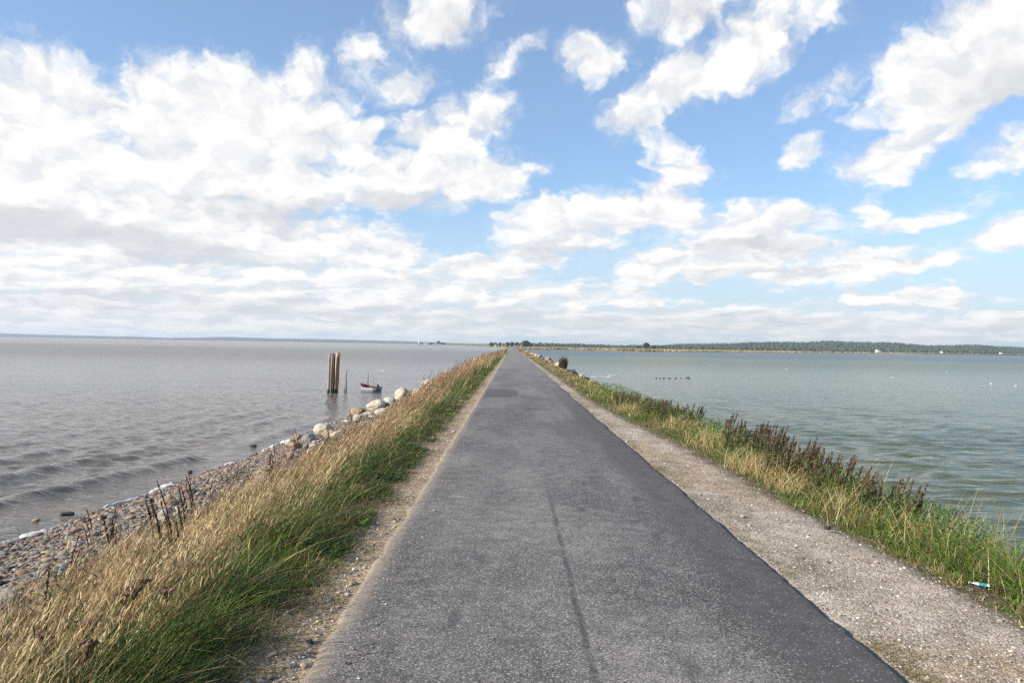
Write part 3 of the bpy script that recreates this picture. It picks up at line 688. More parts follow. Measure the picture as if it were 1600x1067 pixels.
# ---- single plants
def tuft_plant(name, seed, H, stems, leaf_c, head_c, spread, head_frac, head_len, head_w, leaf_n, stem_c, stem_r=.004, heads=26):
    rs = np.random.default_rng(seed); root = bpy.data.objects.new(name, None); COL.objects.link(root)
    global rng; keep = rng; rng = rs; lf = Veg()
    for s in range(stems):
        a = rs.uniform(0, 6.28); b = rs.uniform(.15, 1)*spread; h = H*rs.uniform(.55, 1.08)
        top = np.array([math.cos(a)*b*h+.16*h, math.sin(a)*b*h+.05*h, h]); base = np.array([math.cos(a)*.06, math.sin(a)*.06, -.06])
        pts = [base+(top-base)*t+np.array([-.05, 0, .04])*h*math.sin(t*3.14) for t in (0, .35, .7, 1)]
        st = MB(); st.tube(pts, [stem_r*1.2, stem_r, stem_r*.8, stem_r*.4], 5, stem_c); so = st.build('stem', VEG, root, True, tint=True)
        def along(t):
            t = t*3; i = np.minimum(t.astype(int), 2); f = (t-i)[:, None]; PP = np.array(pts); return PP[i]*(1-f)+PP[i+1]*f
        hd = Veg(); t = rs.uniform(1-head_frac*rs.uniform(.7, 1.1), 1, heads); c = np.array(head_c)[rs.integers(0, len(head_c), heads)]*rs.uniform(.7, 1.3, (heads, 1))
        hd.add(*blades(along(t), head_len*rs.uniform(.5, 1.2, heads)*(1.25-.7*(t-(1-head_frac))/head_frac), head_w*rs.uniform(.7, 1.3, heads), rs.uniform(.2, .8, heads), rs.uniform(0, 6.28, heads), 0*t, c*.9, c, prof=(.5, 1, .8)))
        hd.build('seed_head', VEG, None, so)
        if leaf_n:
            t = rs.uniform(.08, 1-head_frac*.5, leaf_n); c = np.array(leaf_c)[rs.integers(0, len(leaf_c), leaf_n)]*rs.uniform(.7, 1.3, (leaf_n, 1))
            lf.add(*blades(along(t), rs.uniform(.06, .16, leaf_n)*H, .024*H*rs.uniform(.7, 1.5, leaf_n), rs.uniform(.6, 1.4, leaf_n), rs.uniform(0, 6.28, leaf_n), rs.uniform(.1, .5, leaf_n), c, c*1.1, prof=(.4, 1, .7)))
    rng = keep
    if leaf_n: lf.build('foliage', VEG, None, root)
    return root
MUG_H = [(.22, .135, .10), (.26, .17, .12), (.15, .10, .075), (.30, .21, .15), (.15, .14, .065)]
mug = [tuft_plant('mugwort', 300+i, .72, 4+i, [(.06, .10, .025), (.085, .115, .035), (.11, .11, .04)], MUG_H, .40, .36, .050, .018, 38, (.13, .08, .045), .004, 46) for i in range(4)]
dock = [tuft_plant('dock_plant', 320+i, .85, 3+i, None, [(.085, .035, .025), (.12, .05, .032), (.06, .028, .022)], .12, .62, .035, .013, 0, (.075, .033, .025), .0045, 75) for i in range(3)]
used = set()
def plant(protos, i, x, y, s, rz, label, cat, group):
    p = protos[i % len(protos)]; z = float(profile(x, y))
    if id(p) not in used:
        used.add(id(p)); p.location = (x, y, z); p.rotation_euler = (0, 0, rz); p.scale = (s,)*3; o = p
    else: o = dup(p, (x, y, z), (0, 0, rz), s)
    o['label'] = label; o['category'] = cat; o['group'] = group; return o
for i in range(185):
    y = 6.3+19*rs.uniform(0, 1)**1.1
    if vnoise(np.array([y*.9]), np.array([0.]), 333)[0] < .24: continue
    x = float(rside(y))+rs.uniform(.45, 1.25)*(1 if y < 20 else 1.1)
    s = rs.uniform(.55, .85)*np.interp(y, [6, 9, 14, 18, 25], [.85, 1.05, 1.2, 1.0, .7])
    plant(mug, i, x, y, s, rs.normal(0, .5), 'leafy mugwort plant with dark brown flower spikes on the right bank above the water', 'weed', 'mugwort plants of the right bank')
DK = [(112, 935, 1.0, 'dark red dock plant in straw grass left of the tallest dock at the near left'), (120, 925, .8, 'short dark red dock plant right behind the leftmost dock'),
      (182, 895, .95, 'dark red dock plant standing between the leftmost dock and the bushy tall one'), (288, 870, 1.0, 'dark red dock plant at the right side of the near left dock group'),
      (262, 880, 1.12, 'bushiest and tallest dark red dock plant, in front of the pebble beach'), (275, 890, .85, 'dark red dock plant in front of the tallest dock'),
      (62, 1045, .9, 'dark dock plant at the bottom left corner amid straw grass'), (20, 1000, .7, 'dark reddish dock plant touching the left picture edge')]
for i, (px, py, s, lab) in enumerate(DK):
    c = at(px, py, 1.45); 
    for _ in range(6): c = at(px, py, float(profile(c[0], c[1]))+.1)
    plant(dock, i, c[0], c[1], s*.80, i*.9, lab, 'weed', 'dock plants of the left bank')
for i in range(46):
    y = 9+62*rs.uniform(0, 1)**1.3; x = -rs.uniform(3.4, 5.6); s = rs.uniform(.55, .95)
    plant(dock, i, x, y, s, rs.uniform(0, 6), 'dark red dock plant further along the left bank among dry grass', 'weed', 'dock plants further along the left bank')
# flat-topped dead yarrow heads
def yarrow(seed):
    rs = np.random.default_rng(seed); root = bpy.data.objects.new('yarrow', None); COL.objects.link(root)
    st = MB(); h = .42; st.tube([(0, 0, -.05), (.03, .01, h*.5), (.07, .02, h*.86)], [.003, .0026, .002], 5, (.12, .07, .045)); hd = MB()
    for k in range(16):
        a = rs.uniform(0, 6.28); r = .045*math.sqrt(rs.uniform(0, 1)); e = np.array([.07+math.cos(a)*r, .02+math.sin(a)*r, h+rs.uniform(-.008, .008)])
        st.tube([(.07, .02, h*.85), e], [.0012, .001], 4, (.12, .07, .045)); hd.add(ICO_V*np.array([.012, .012, .006])*rs.uniform(.7, 1.3)+e, None, ICO_T, np.array([.17, .085, .055])*rs.uniform(.6, 1.4))
    st.build('stem', VEG, root, True, tint=True); hd.build('flower_head', VEG, root, True, tint=True); return root
yar = [yarrow(400+i) for i in range(3)]
YL = [(190, 945, 'flat brown yarrow head, leftmost of those level with the straw crest'), (206, 940, 'flat brown yarrow head just right of the leftmost one on the crest'), (127, 998, 'reddish yarrow head in the middle of the near straw grass'),
      (143, 994, 'dark yarrow head right beside the reddish one in straw grass'), (70, 1018, 'broad brown yarrow head near the bottom left corner'), (140, 1036, 'brown yarrow head low at the bottom left, under the reddish one'),
      (270, 952, 'yarrow stalk standing in the shaded grass right of the crest'), (232, 930, 'small brown yarrow head at the top of the green slope')]
for i, (px, py, lab) in enumerate(YL):
    c = at(px, py, 2.1); plant(yar, i, c[0]-.07, c[1], 1.0, i*.2, lab, 'weed', 'dead yarrow heads of the left bank')
# straw stick on the left verge
mb = MB(); a = at(353, 1023, 1.80); b = at(384, 1038, 1.80); mb.tube([a, (a+b)/2+np.array([0, 0, .006]), b], [.004, .0045, .004], 6)
tag(mb.build('straw_stalk', m_plain('straw', (.55, .42, .22), .6)), 'pale broken straw stalk lying on the shaded left verge', 'stalk')
# dark shrub on the right bank
c = at(880, 584, 1.25); sh = thing('shrub', 'dark bare shrub standing alone before the rip-rap on the right bank', 'shrub', (c[0], c[1], float(profile(c[0], c[1]))))
keep = rng; rng = np.random.default_rng(77); v = Veg(); n = 460
a_ = rng.uniform(0, 6.28, n); r_ = rng.uniform(0, .36, n); cc = pick([(.085, .055, .04), (.11, .075, .05), (.07, .07, .04), (.15, .10, .065)], n, .3)
v.add(*blades(np.stack([np.cos(a_)*r_, np.sin(a_)*r_, rng.uniform(0, .55, n)], -1), rng.uniform(.45, .95, n)*(1-.5*r_/.42), rng.uniform(.015, .04, n), rng.uniform(.0, .5, n), a_, 0*a_+.02, cc, cc*1.2))
v.build('foliage', VEG, None, sh)
mb = MB()
for k in range(9):
    an = k*.7; mb.tube([(0, 0, -.15), (math.cos(an)*.12, math.sin(an)*.12, .4), (math.cos(an)*.22, math.sin(an)*.22, .95)], [.02, .015, .006], 6)
mb.build('stem', m_plain('bark', (.06, .045, .035), .9), sh, True); rng = keep

# ------------------------------------------------------------------ mooring stakes
def m_wood(name, c, wet=True):
    m, t, p, o = material(name); v = coords(t)
    n = t.noise(t.mapping(v, scale=(9, 9, .7)), 3, 5, .6); s = t.n('ShaderNodeSeparateXYZ'); t.put(v, s.inputs[0])
    col = t.mix(t.rng(n, .3, .7), tuple(np.array(c)*.6), tuple(np.array(c)*1.25))
    col = t.mix(t.rng(t.math('ADD', s.outputs[2], t.math('MULTIPLY', n, .3)), .32, .55, 1, 0), col, (.022, .022, .014))
    t.put(col, p.inputs['Base Color']); p.inputs['Roughness'].default_value = .8; t.put(t.bump(n, .5, .02), p.inputs['Normal']); return m
WD = {'grey': m_wood('grey_wood', (.30, .255, .19)), 'brown': m_wood('brown_wood', (.115, .075, .05)), 'tan': m_wood('tan_wood', (.62, .47, .32)), 'rust': m_wood('rust_wood', (.33, .165, .09))}
def stake(bx, tx, ty, w, k, lab, by=614, dY=0, name='mooring_stake'):
    b = at(bx, by, 0); b = CAM+(b-CAM)*(1+dY/b[1]); b[2] = 0
    top = np.array([*(at_dist(tx, b[1], 0)[:2]), top_z(tx, ty, b[1])])-b
    s = b[1]/F_PX; r = w*s/2
    mb = MB(); pts = [np.array([0, 0, -1.4])-top*.3*0]+[top*t+np.array([.012*math.sin(7*t+bx), .012*math.cos(5*t+bx), 0]) for t in (0, .3, .6, .85, 1)]
    pts.append(top*1.008); mb.tube(pts, [r*1.08, r*1.05, r, r*.95, r*.92, r*.88, r*.5], 10)
    o = mb.build(name, WD[k], None, True); o.location = b
    return tag(o, lab, 'stake', 'wooden stakes standing in the left-hand water')
stake(513.2, 515.8, 553, 3.8, 'grey', 'leftmost tall stake of the cluster in the water, grey and weathered', 614.4)
stake(517.6, 520.4, 552.5, 3.6, 'brown', 'dark brown tall stake just right of the grey one in the cluster', 613.9)
stake(520.6, 523.2, 553.4, 3.6, 'brown', 'dark stake in the middle of the cluster, slightly shorter than its neighbours', 614.2)
stake(523.4, 526.4, 552, 3.2, 'tan', 'pale tan tall stake in the cluster, lit by the sun', 613.6)
stake(525.3, 528.9, 551, 3.2, 'rust', 'rusty orange tall stake right of the pale tan one', 614.2)
stake(527.0, 531.0, 550.4, 2.6, 'rust', 'rightmost and tallest reddish stake of the cluster, leaning right', 613.2)
stake(538.4, 539.0, 583, 1.2, 'tan', 'thin short pale stick left of its taller partner near the dinghy', 614)
stake(540.7, 542.2, 577, 1.8, 'grey', 'thin grey pole between the stake cluster and the dinghy', 614)

# ------------------------------------------------------------------ dinghy
def dinghy():
    c = at(577, 611, 0); t = thing('dinghy', 'small white dinghy with red gunwale moored beside the wooden stakes', 'boat', (c[0], c[1], 0), 0)
    L, B = 2.0, 1.0
    st = np.linspace(0, 1, 13)                                     # 0 stern, 1 bow
    half = B/2*np.array([.82, .88, .93, .97, 1, 1, .98, .93, .85, .72, .54, .30, .03]); sheer = .29+.05*(1-st*2)**2+.20*st**3; keel = -.12+.0*st+.32*np.clip(st-.72, 0, 1)**1.3*3
    sec = np.array([(0, 0), (.42, .03), (.74, .16), (.92, .5), (1, 1)])
    V = []; 
    for i in range(13):
        for sgn in (-1, 1):
            for (a, b) in (sec[::-1] if sgn < 0 else sec[1:]):
                V.append((st[i]*L-L/2, sgn*a*half[i], keel[i]+b*(sheer[i]-keel[i])))
    Q = grid_faces(13, 9); T = [(8-j, 7-j, 0) if False else (0, j+1, j) for j in range(1, 8)]
    V = np.array(V); hull = MB(); hull.add(V, Q); hull.add(V[:9], None, T)
    h = hull.build('hull', m_plain('white_hull', (.24, .25, .28), .45, .2), t, True)
    so = h.modifiers.new('thickness', 'SOLIDIFY'); so.thickness = .025; so.offset = 1
    red = m_plain('red_paint', (.085, .018, .02), .5, .2); dk = m_plain('dark_inside', (.045, .03, .03), .7)
    g = MB()
    for sgn in (-1, 1): g.tube([(st[i]*L-L/2, sgn*(half[i]+.01), sheer[i]+.015) for i in range(13)], .042, 8)
    g.tube([(-L/2, -half[0], sheer[0]+.015), (-L/2, half[0], sheer[0]+.015)], .03, 8)
    g.build('gunwale', red, t, True)
    d = MB(); d.add([(st[9]*L-L/2, -half[9], sheer[9]), (st[9]*L-L/2, half[9], sheer[9]), (st[11]*L-L/2, half[11], sheer[11]+.02), (st[11]*L-L/2, -half[11], sheer[11]+.02), (L/2, 0, sheer[12]+.02),
                     (st[9]*L-L/2, 0, sheer[9]+.05)], [(0, 5, 2, 3), (5, 1, 2, 2)][:1], [(5, 1, 2), (3, 2, 4)]); d.build('foredeck', red, t)
    for x in (-.45, .15):
        b = MB(); b.box(x-.1, x+.1, -.46, .46, .24, .27); b.build('thwart', m_plain('thwart_wood', (.30, .20, .12)), t)
    fl = MB(); fl.box(-.9, .62, -.34, .34, -.02, 0.0); fl.build('floorboard', dk, t)
    m = MB(); m.tube([(.10, .05, 0), (.12, .05, 1.45)], [.030, .022], 8); m.build('mast', m_plain('mast_wood', (.10, .045, .04), .6), t, True)
    m = MB(); m.tube([(-.35, -.1, .1), (-.33, -.12, 1.25)], [.018, .014], 6); m.build('pole', m_plain('grey_pole', (.22, .20, .18)), t, True)
    ob = thing_part = bpy.data.objects.new('outboard_motor', None); COL.objects.link(ob); ob.parent = t
    m = MB(); m.box(-L/2-.12, -L/2+.05, -.07, .07, .40, .58); cw = m.build('cowling', m_plain('black_cowling', (.02, .02, .022), .35), ob); bv = cw.modifiers.new('round', 'BEVEL'); bv.width = .05; bv.segments = 3
    m = MB(); m.box(-L/2-.10, -L/2-.04, -.035, .035, -.35, .40); m.build('drive_leg', m_plain('grey_leg', (.07, .07, .075), .4), ob)
    m = MB(); m.tube([(-L/2+.06, 0, .58), (-L/2+.42, .03, .62)], .016, 6); m.build('tiller', m_plain('black_tiller', (.02, .02, .02), .5), ob)
    t.rotation_euler = (0, 0, R(140)); t.scale = (.92,)*3; return t
dinghy()

# ------------------------------------------------------------------ litter bottle
c = at(1532, 901, 1.78); bt = thing('litter_bottle', 'crushed white and teal plastic bottle lying in the grass by the gravel', 'bottle', (c[0], c[1], float(profile(c[0], c[1]))+.045), R(-32))
white = m_plain('white_plastic', (.80, .80, .78), .35, .05); teal = m_plain('teal_label', (.03, .30, .30), .4, .15)
def lathe(prof, sq, n=14):
    V = []; 
    for k, (x, r) in enumerate(prof):
        for j in range(n):
            a = 2*math.pi*j/n; q = 1+.12*math.sin(3*a+k*1.7); V.append((x, r*math.cos(a)*q, r*math.sin(a)*sq*q))
    return V, [(k*n+j, k*n+(j+1) % n, (k+1)*n+(j+1) % n, (k+1)*n+j) for k in range(len(prof)-1) for j in range(n)]
mb = MB(); mb.add(*lathe([(-.085, .001), (-.084, .010), (-.066, .011), (-.050, .022), (-.02, .026), (.03, .023), (.07, .026), (.085, .022), (.087, .001)], .7)); mb.build('body', white, bt, True)
mb = MB(); mb.add(*lathe([(-.012, .0275), (.02, .0262), (.055, .0275)], .72)); mb.build('label', teal, bt, True)
mb = MB(); mb.add(*lathe([(-.104, .001), (-.103, .0125), (-.086, .0125), (-.085, .001)], .95)); mb.build('cap', m_plain('white_cap', (.75, .74, .72), .4, .05), bt, True); bt.scale = (.8, .8, .7); bt.location.z -= .02

# ------------------------------------------------------------------ gulls on the water
def gull(px, py, lab, rz):
    c = at(px, py, 0); t = thing('gull', lab, 'gull', (c[0], c[1], .03), rz, 'white gulls on the right-hand water'); t.scale = (.55,)*3
    bm = bmesh.new(); bmesh.ops.create_icosphere(bm, subdivisions=3, radius=1)
    for v in bm.verts:
        x, y, z = v.co; tail = max(0, -x); 
        v.co = (x*.24, y*.095*(1-.5*tail), z*.085*(1-.5*tail)+.04*tail+.03)
    hd = bmesh.ops.create_icosphere(bm, subdivisions=2, radius=.055, matrix=Matrix.Translation((.22, 0, .17)))
    nk = bmesh.ops.create_cone(bm, segments=10, radius1=.06, radius2=.04, depth=.16, cap_ends=False, matrix=Matrix.Translation((.19, 0, .10)))
    me = bpy.data.meshes.new('body'); bm.to_mesh(me); bm.free(); me.materials.append(GW)
    for f in me.polygons: f.use_smooth = True
    b = bpy.data.objects.new('body', me); COL.objects.link(b); b.parent = t
    mb = MB(); mb.tube([(.26, 0, .165), (.34, 0, .155)], [.014, .004], 6); mb.build('beak', m_plain('beak', (.5, .3, .04)), t)
    for s in (-1, 1):
        mb = MB(); mb.add([(.1, s*.098, .06), (-.3, s*.05, .07), (-.1, s*.09, .12), (.08, s*.085, .11), (.1, s*.085, .06), (-.3, s*.035, .07), (-.1, s*.075, .12), (.08, s*.07, .11)], [(0, 1, 2, 3), (4, 7, 6, 5), (0, 3, 7, 4), (1, 0, 4, 5), (2, 1, 5, 6), (3, 2, 6, 7)]); mb.build('wing', GG, t)
GW = m_plain('white_feathers', (.82, .82, .80), .7, .05); GG = m_plain('grey_feathers', (.45, .47, .5), .7, .1)
gull(1533, 604.5, 'white gull floating on the right-hand water, leftmost of three near the right picture edge', .3)
gull(1549, 600, 'white gull floating on the right-hand water, farthest of three near the right edge', 2.5)
gull(1586, 603.5, 'white gull floating on the right-hand water, rightmost of three near the picture edge', -.4)

# ------------------------------------------------------------------ far land
pxs = np.array([700, 770, 800, 812, 830, 900, 1000, 1200, 1340, 1500, 1600, 1750, 2000, 2600])
dsh = np.array([2300, 1200, 660, 640, 650, 710, 595, 820, 1165, 1750, 2600, 3300, 3800, 4200.])
tx = (pxs-800)/F_PX
cols = np.linspace(tx[0], tx[-1], 420)
near = np.interp(cols, tx, dsh)*(1+.03*(fbm(cols*60, cols*0, 500)-.5))
fr = np.concatenate([[0, .004, .01, .02, .04, .07, .11, .16, .22, .3, .4, .5, .6, .7, .8, .9, 1]])
DY = near[:, None]+(9800-near)[:, None]*fr[None]**1.6; DX = cols[:, None]*DY
DZ = -.5+1.5*sstep(0, 26, DY-near[:, None])+.5*(fbm(DX*.01, DY*.01, 501)-.5)
def m_land(name, c1, c2, c3, s):
    m, t, p, o = material(name); v = coords(t); a = t.noise(v, s, 5, .6); b = t.noise(v, s*3.1, 4, .6)
    t.put(t.mix(t.rng(b, .55, .7), t.mix(t.rng(a, .35, .65), c1, c2), c3), p.inputs['Base Color']); p.inputs['Roughness'].default_value = .95; p.inputs['Specular IOR Level'].default_value = .05
    return m
mk('marsh', np.stack([DX, DY, DZ], -1).reshape(-1, 3), grid_faces(*DX.shape)[:, ::-1], None, m_land('marsh_ground', (.26, .20, .10), (.14, .14, .05), (.30, .22, .12), .006), None, True, kind='structure')
# reed beds
g = Veg(); n = 26000
t_ = rng.uniform(tx[3], tx[-3], n); d0 = np.interp(t_, tx, dsh); Y = d0*1.01+4+rng.exponential(1, n)*90+rng.uniform(0, 300, n)*(rng.uniform(0, 1, n) < .3); X = t_*Y
dens = fbm(X*.008, Y*.004, 511); h = rng.uniform(.9, 1.7, n)*np.interp(dens, [.3, .6], [.6, 1.1]); c1 = pick([(.40, .31, .19), (.44, .35, .22), (.34, .25, .15), (.40, .33, .19)], n)
gm = fbm(X*.012, Y*.02, 512) > .60; c1[gm] = pick([(.17, .17, .055), (.22, .20, .075)], n)[gm]
rm = fbm(X*.03, Y*.03, 513) > .70; c1[rm] = pick([(.12, .08, .045), (.16, .10, .05)], n)[rm]
g.add(*blades(np.stack([X, Y, 0*X+.5], -1), h, np.maximum(.5, .0009*Y), rng.uniform(0, .3, n), rng.uniform(0, 6.28, n), 0*X, c1, c1, prof=(1, 1, .8)))
g.build('reeds', FARVEG)
# hills right
hx = np.array([980, 1010, 1060, 1100, 1140, 1170, 1220, 1260, 1300, 1350, 1400, 1450, 1500, 1550, 1600, 1700, 1900, 2300])
hp = 1.12*np.array([1.2, 2.5, 7.4, 8.2, 9.4, 11.8, 13.2, 13.4, 16.6, 15.4, 15.6, 12.0, 13.0, 14.4, 13.6, 15, 14, 12])
def hillR(X, Y):
    px = X/np.maximum(Y, 1)*F_PX+800; hgt = np.interp(px, hx, hp, left=0)/F_PX
    b = np.interp(px, pxs, dsh); s = sstep(60, 900, Y-np.maximum(b, 1900)-250); return np.maximum(0, (hgt*3000-11))*s*(.35+.9*fbm(X*.0022, Y*.0012, 520)+.12) + 1
c2 = np.linspace((900-800)/F_PX, 1.3, 300); d2 = np.linspace(1500, 5200, 50); TT, DD = np.meshgrid(c2, d2, indexing='ij'); HX, HY = TT*DD, DD
HZ = hillR(HX, HY)-.2
mk('hills', np.stack([HX, HY, HZ], -1).reshape(-1, 3), grid_faces(*HX.shape)[:, ::-1], None, m_land('hill_field', (.05, .065, .03), (.09, .095, .04), (.035, .05, .022), .004), None, True, kind='structure')
# hills left (far shore)
lx = np.array([-900, -500, -200, 0, 60, 120, 200, 265, 300, 340, 400, 470, 540, 600, 650, 700, 760, 800]); lp = np.array([8, 9, 7, 6.0, 4.6, 4.4, 4.0, 3.0, 3.8, 6.0, 5.2, 5.0, 4.8, 4.2, 3.4, 2.4, 1.8, 1.2])
c3 = np.linspace((-900-800)/F_PX, 0.02, 400); d3 = np.array([7000, 7050, 7200, 7500, 7900, 8300, 8700, 9200]); TT, DD = np.meshgrid(c3, d3, indexing='ij')
prf = np.interp(TT*F_PX+800, lx, lp)/F_PX*8300+3.0
LZ = -1+np.array([0, 3, .18, .45, .8, 1.0, .7, 0.])[None]*np.where(np.arange(8)[None] == 1, 1, prf)+6*(fbm(TT*40, DD*.002, 530)-.5)*(np.arange(8)[None] > 2)
mk('hills', np.stack([TT*DD, DD, LZ], -1).reshape(-1, 3), grid_faces(*TT.shape)[:, ::-1], None, m_land('far_hill', (.04, .055, .045), (.075, .085, .055), (.03, .045, .04), .0022), None, True, kind='structure')

# ------------------------------------------------------------------ woods
def crown_cloud(P, S, seed, cols, sub=ICO_V, tri=ICO_T, jit=.28):
    rs = np.random.default_rng(seed); n = len(P); nv = len(sub)
    V = np.broadcast_to(sub, (n, nv, 3))*(1+jit*rs.normal(size=(n, nv, 1)).clip(-1.3, 1.3))
    V = V*(S*np.stack([rs.uniform(.8, 1.2, n), rs.uniform(.8, 1.2, n), rs.uniform(.85, 1.25, n)], -1).T).T[:, None, :] if False else V*S[:, None, None]*np.stack([rs.uniform(.8, 1.2, n), rs.uniform(.8, 1.2, n), rs.uniform(.85, 1.25, n)], -1)[:, None, :]
    V = V+P[:, None, :]
    T = (tri[None]+(np.arange(n)*nv)[:, None, None]).reshape(-1, 3)
    C = np.repeat(cols[rs.integers(0, len(cols), n)]*rs.uniform(.7, 1.3, (n, 1)), nv, 0)*rs.uniform(.8, 1.2, (n*nv, 1))
    return V.reshape(-1, 3), T, C
FC = np.array([(.035, .055, .025), (.05, .07, .028), (.075, .085, .03), (.03, .045, .028), (.06, .07, .035), (.09, .085, .035)])
n = 14000
t_ = rng.uniform((985-800)/F_PX, 1.15, n); Y = np.maximum(np.interp(t_, tx, dsh), 1900)+260+rng.uniform(0, 1, n)**1.2*1600; X = t_*Y
k = fbm(X*.0035, Y*.0025, 540) > .30; X, Y, t_ = X[k], Y[k], t_[k]
S = rng.uniform(3.0, 5.6, len(X))
V, T, C = crown_cloud(np.stack([X, Y, hillR(X, Y)+S*.7], -1), S, 4, .25*FC+.75*FC.mean(0)*np.array([.80, .95, 1.05]), jit=.15)
mk('woodland', V, None, T, FARVEG, C, False, kind='stuff')
n = 900                                                            # dark wood line behind the marsh
t_ = rng.uniform((818-800)/F_PX, (1040-800)/F_PX, n); Y = rng.uniform(2500, 2900, n); X = t_*Y; px = t_*F_PX+800
S = rng.uniform(3.2, 4.8, n); zc = np.interp(px, [815, 840, 900, 930, 960, 1000, 1040], [8.5, 7.6, 8.4, 6.0, 5.0, 4.2, 6.0])+rng.normal(0, 1.2, n)
V, T, C = crown_cloud(np.stack([X, Y, zc*rng.uniform(.35, 1, n)], -1), S, 6, FC*.75)
mk('woodland', V, None, T, FARVEG, C, False, kind='stuff')

def tree(px, Y, H, W, lab, group=None, cols=FC, seed=0, z0=.8, tall=1.0):
    rs = np.random.default_rng(seed); b = at_dist(px, Y, z0)
    t = thing('tree', lab, 'tree', tuple(b), rs.uniform(0, 6), group)
    tr = MB(); tr.tube([(0, 0, -.5), (.1, 0, H*.3), (0, .1, H*.75)], [W*.07, W*.05, W*.015], 8)
    for k in range(5):
        a = k*1.26; tr.tube([(0, 0, H*.3), (math.cos(a)*W*.28, math.sin(a)*W*.28, H*.62)], [W*.03, W*.01], 6)
    tr.build('trunk', BARK, t, True)
    n = 34; d = rs.normal(size=(n, 3)); d /= np.linalg.norm(d, axis=1)[:, None]; r = rs.uniform(.25, 1, n)[:, None]**.6
    P = d*r*np.array([W*.40, W*.40, H*.33])+np.array([0, 0, H*.60]); V, T, C = crown_cloud(P, rs.uniform(.10, .19, n)*W, seed+1, cols)
    # loose leaf clumps at the outline
    m = 900; d = rs.normal(size=(m, 3)); d /= np.linalg.norm(d, axis=1)[:, None]; Pl = d*rs.uniform(.75, 1.12, (m, 1))*np.array([W*.48, W*.48, H*.40])+np.array([0, 0, H*.60])
    Lf = Veg(); Lf.V.append(V); Lf.Q.append(np.zeros((0, 4), int)); Lf.T.append(T); Lf.C.append(C); Lf.n = len(V)
    global rng; kp = rng; rng = rs; cc = cols[rs.integers(0, len(cols), m)]
    Lf.add(*blades(Pl, rs.uniform(.05, .09, m)*W, rs.uniform(.05, .08, m)*W, rs.uniform(0, 1, m), rs.uniform(0, 6.28, m), rs.uniform(0, .5, m), cc, cc*1.2, prof=(.5, 1, .8))); rng = kp
    Lf.build('crown', FARVEG, None, t); return t
BARK = m_plain('tree_bark', (.09, .07, .055), .9)
tree(1010, 1150, 9.3, 9.0, 'lone dark rounded tree standing in the marsh before the wooded hills', cols=FC*.8, seed=1)
tree(1022, 1300, 6, 7.5, 'low bushy tree just right of the lone dark tree in the marsh', cols=FC*.9, seed=2)
VT = 'trees around the village at the road end'
for i, (px, Y, H, W, lab) in enumerate([
  (768, 1250, 6.0, 8, 'low tree at the left end of the village, beside the left-hand water'), (774, 1300, 6.4, 7, 'bushy tree left of the leftmost pale cottage'), (782, 1250, 6.2, 6.5, 'tree between the two left-hand cottages of the village'),
  (793, 1320, 7.2, 8, 'tree just left of the road end in the village'), (800, 1280, 8.0, 7, 'tall tree right at the vanishing end of the road'), (808, 1300, 7.4, 9, 'broad tree just right of the road end'),
  (815, 1350, 7.0, 8, 'tree between the right-hand cottages of the village'), (821, 1240, 9.6, 13, 'biggest dark tree of the village, right of the road end'), (828, 1300, 6.4, 10, 'dark round tree at the right end of the village')]):
    tree(px, Y, H, W, lab, VT, FC*np.array([.9, .95, 1]), 20+i)
def cottage(px, Y, w, hw, hr, wall, roof, lab, name='cottage', group='cottages of the far village', z0=.8):
    b = at_dist(px, Y, z0); t = thing(name, lab, 'house', tuple(b), 0, group); d = w*.6
    m = MB(); m.box(-w/2, w/2, -d/2, d/2, -.5, hw); m.add([(-w/2, -d/2, hw), (-w/2, d/2, hw), (-w/2, 0, hw+hr)], None, [(0, 2, 1)]); m.add([(w/2, -d/2, hw), (w/2, d/2, hw), (w/2, 0, hw+hr)], None, [(0, 1, 2)])
    m.build('wall', wall, t)
    m = MB(); o = .3
    for s in (-1, 1): m.add([(-w/2-o, s*(d/2+o), hw-.25), (w/2+o, s*(d/2+o), hw-.25), (w/2+o, 0, hw+hr+.1), (-w/2-o, 0, hw+hr+.1), (-w/2-o, s*(d/2+o), hw-.05), (w/2+o, s*(d/2+o), hw-.05), (w/2+o, 0, hw+hr+.3), (-w/2-o, 0, hw+hr+.3)],
                            [(0, 1, 2, 3), (4, 7, 6, 5), (0, 4, 5, 1), (1, 5, 6, 2), (3, 7, 4, 0)])
    rf = m.build('roof', roof, t); m = MB(); m.box(w*.2, w*.2+.6, -.3, .3, hw+hr*.7, hw+hr+1); m.build('chimney', BRICK, rf)
    for x in (-w*.3, w*.28):
        m = MB(); m.box(x-.5, x+.5, -d/2-.06, -d/2-.004, hw*.35, hw*.78); m.build('window', GLS, t)
    m = MB(); m.box(-.5, .5, -d/2-.05, -d/2-.004, -.3, hw*.75); m.build('door', DOORM, t)
YW = m_plain('yellow_plaster', (.55, .46, .22), .8, .08); WW = m_plain('white_plaster', (.78, .77, .74), .8, .05); RD = m_plain('red_roof', (.13, .075, .055), .8); GR = m_plain('grey_roof', (.14, .14, .15), .8)
BRICK = m_plain('chimney_brick', (.22, .10, .07)); GLS = m_plain('dark_glass', (.03, .035, .04), .1); DOORM = m_plain('door_paint', (.08, .10, .08))
cottage(775.5, 1230, 5.5, 2.4, 1.4, WW, GR, 'pale cottage at the left end of the far village')
cottage(785.8, 1200, 5.0, 3.4, 1.6, YW, RD, 'yellow cottage left of the road end, brightest of the village')
cottage(790.5, 1210, 3.6, 2.6, 1.2, YW, GR, 'small yellow cottage squeezed beside the bright yellow one')
cottage(811.0, 1210, 4.6, 2.4, 1.3, YW, RD, 'yellow cottage right of the road end under the trees')
cottage(815.3, 1190, 3.8, 2.6, 1.2, WW, GR, 'pale cottage under the biggest dark tree of the village')
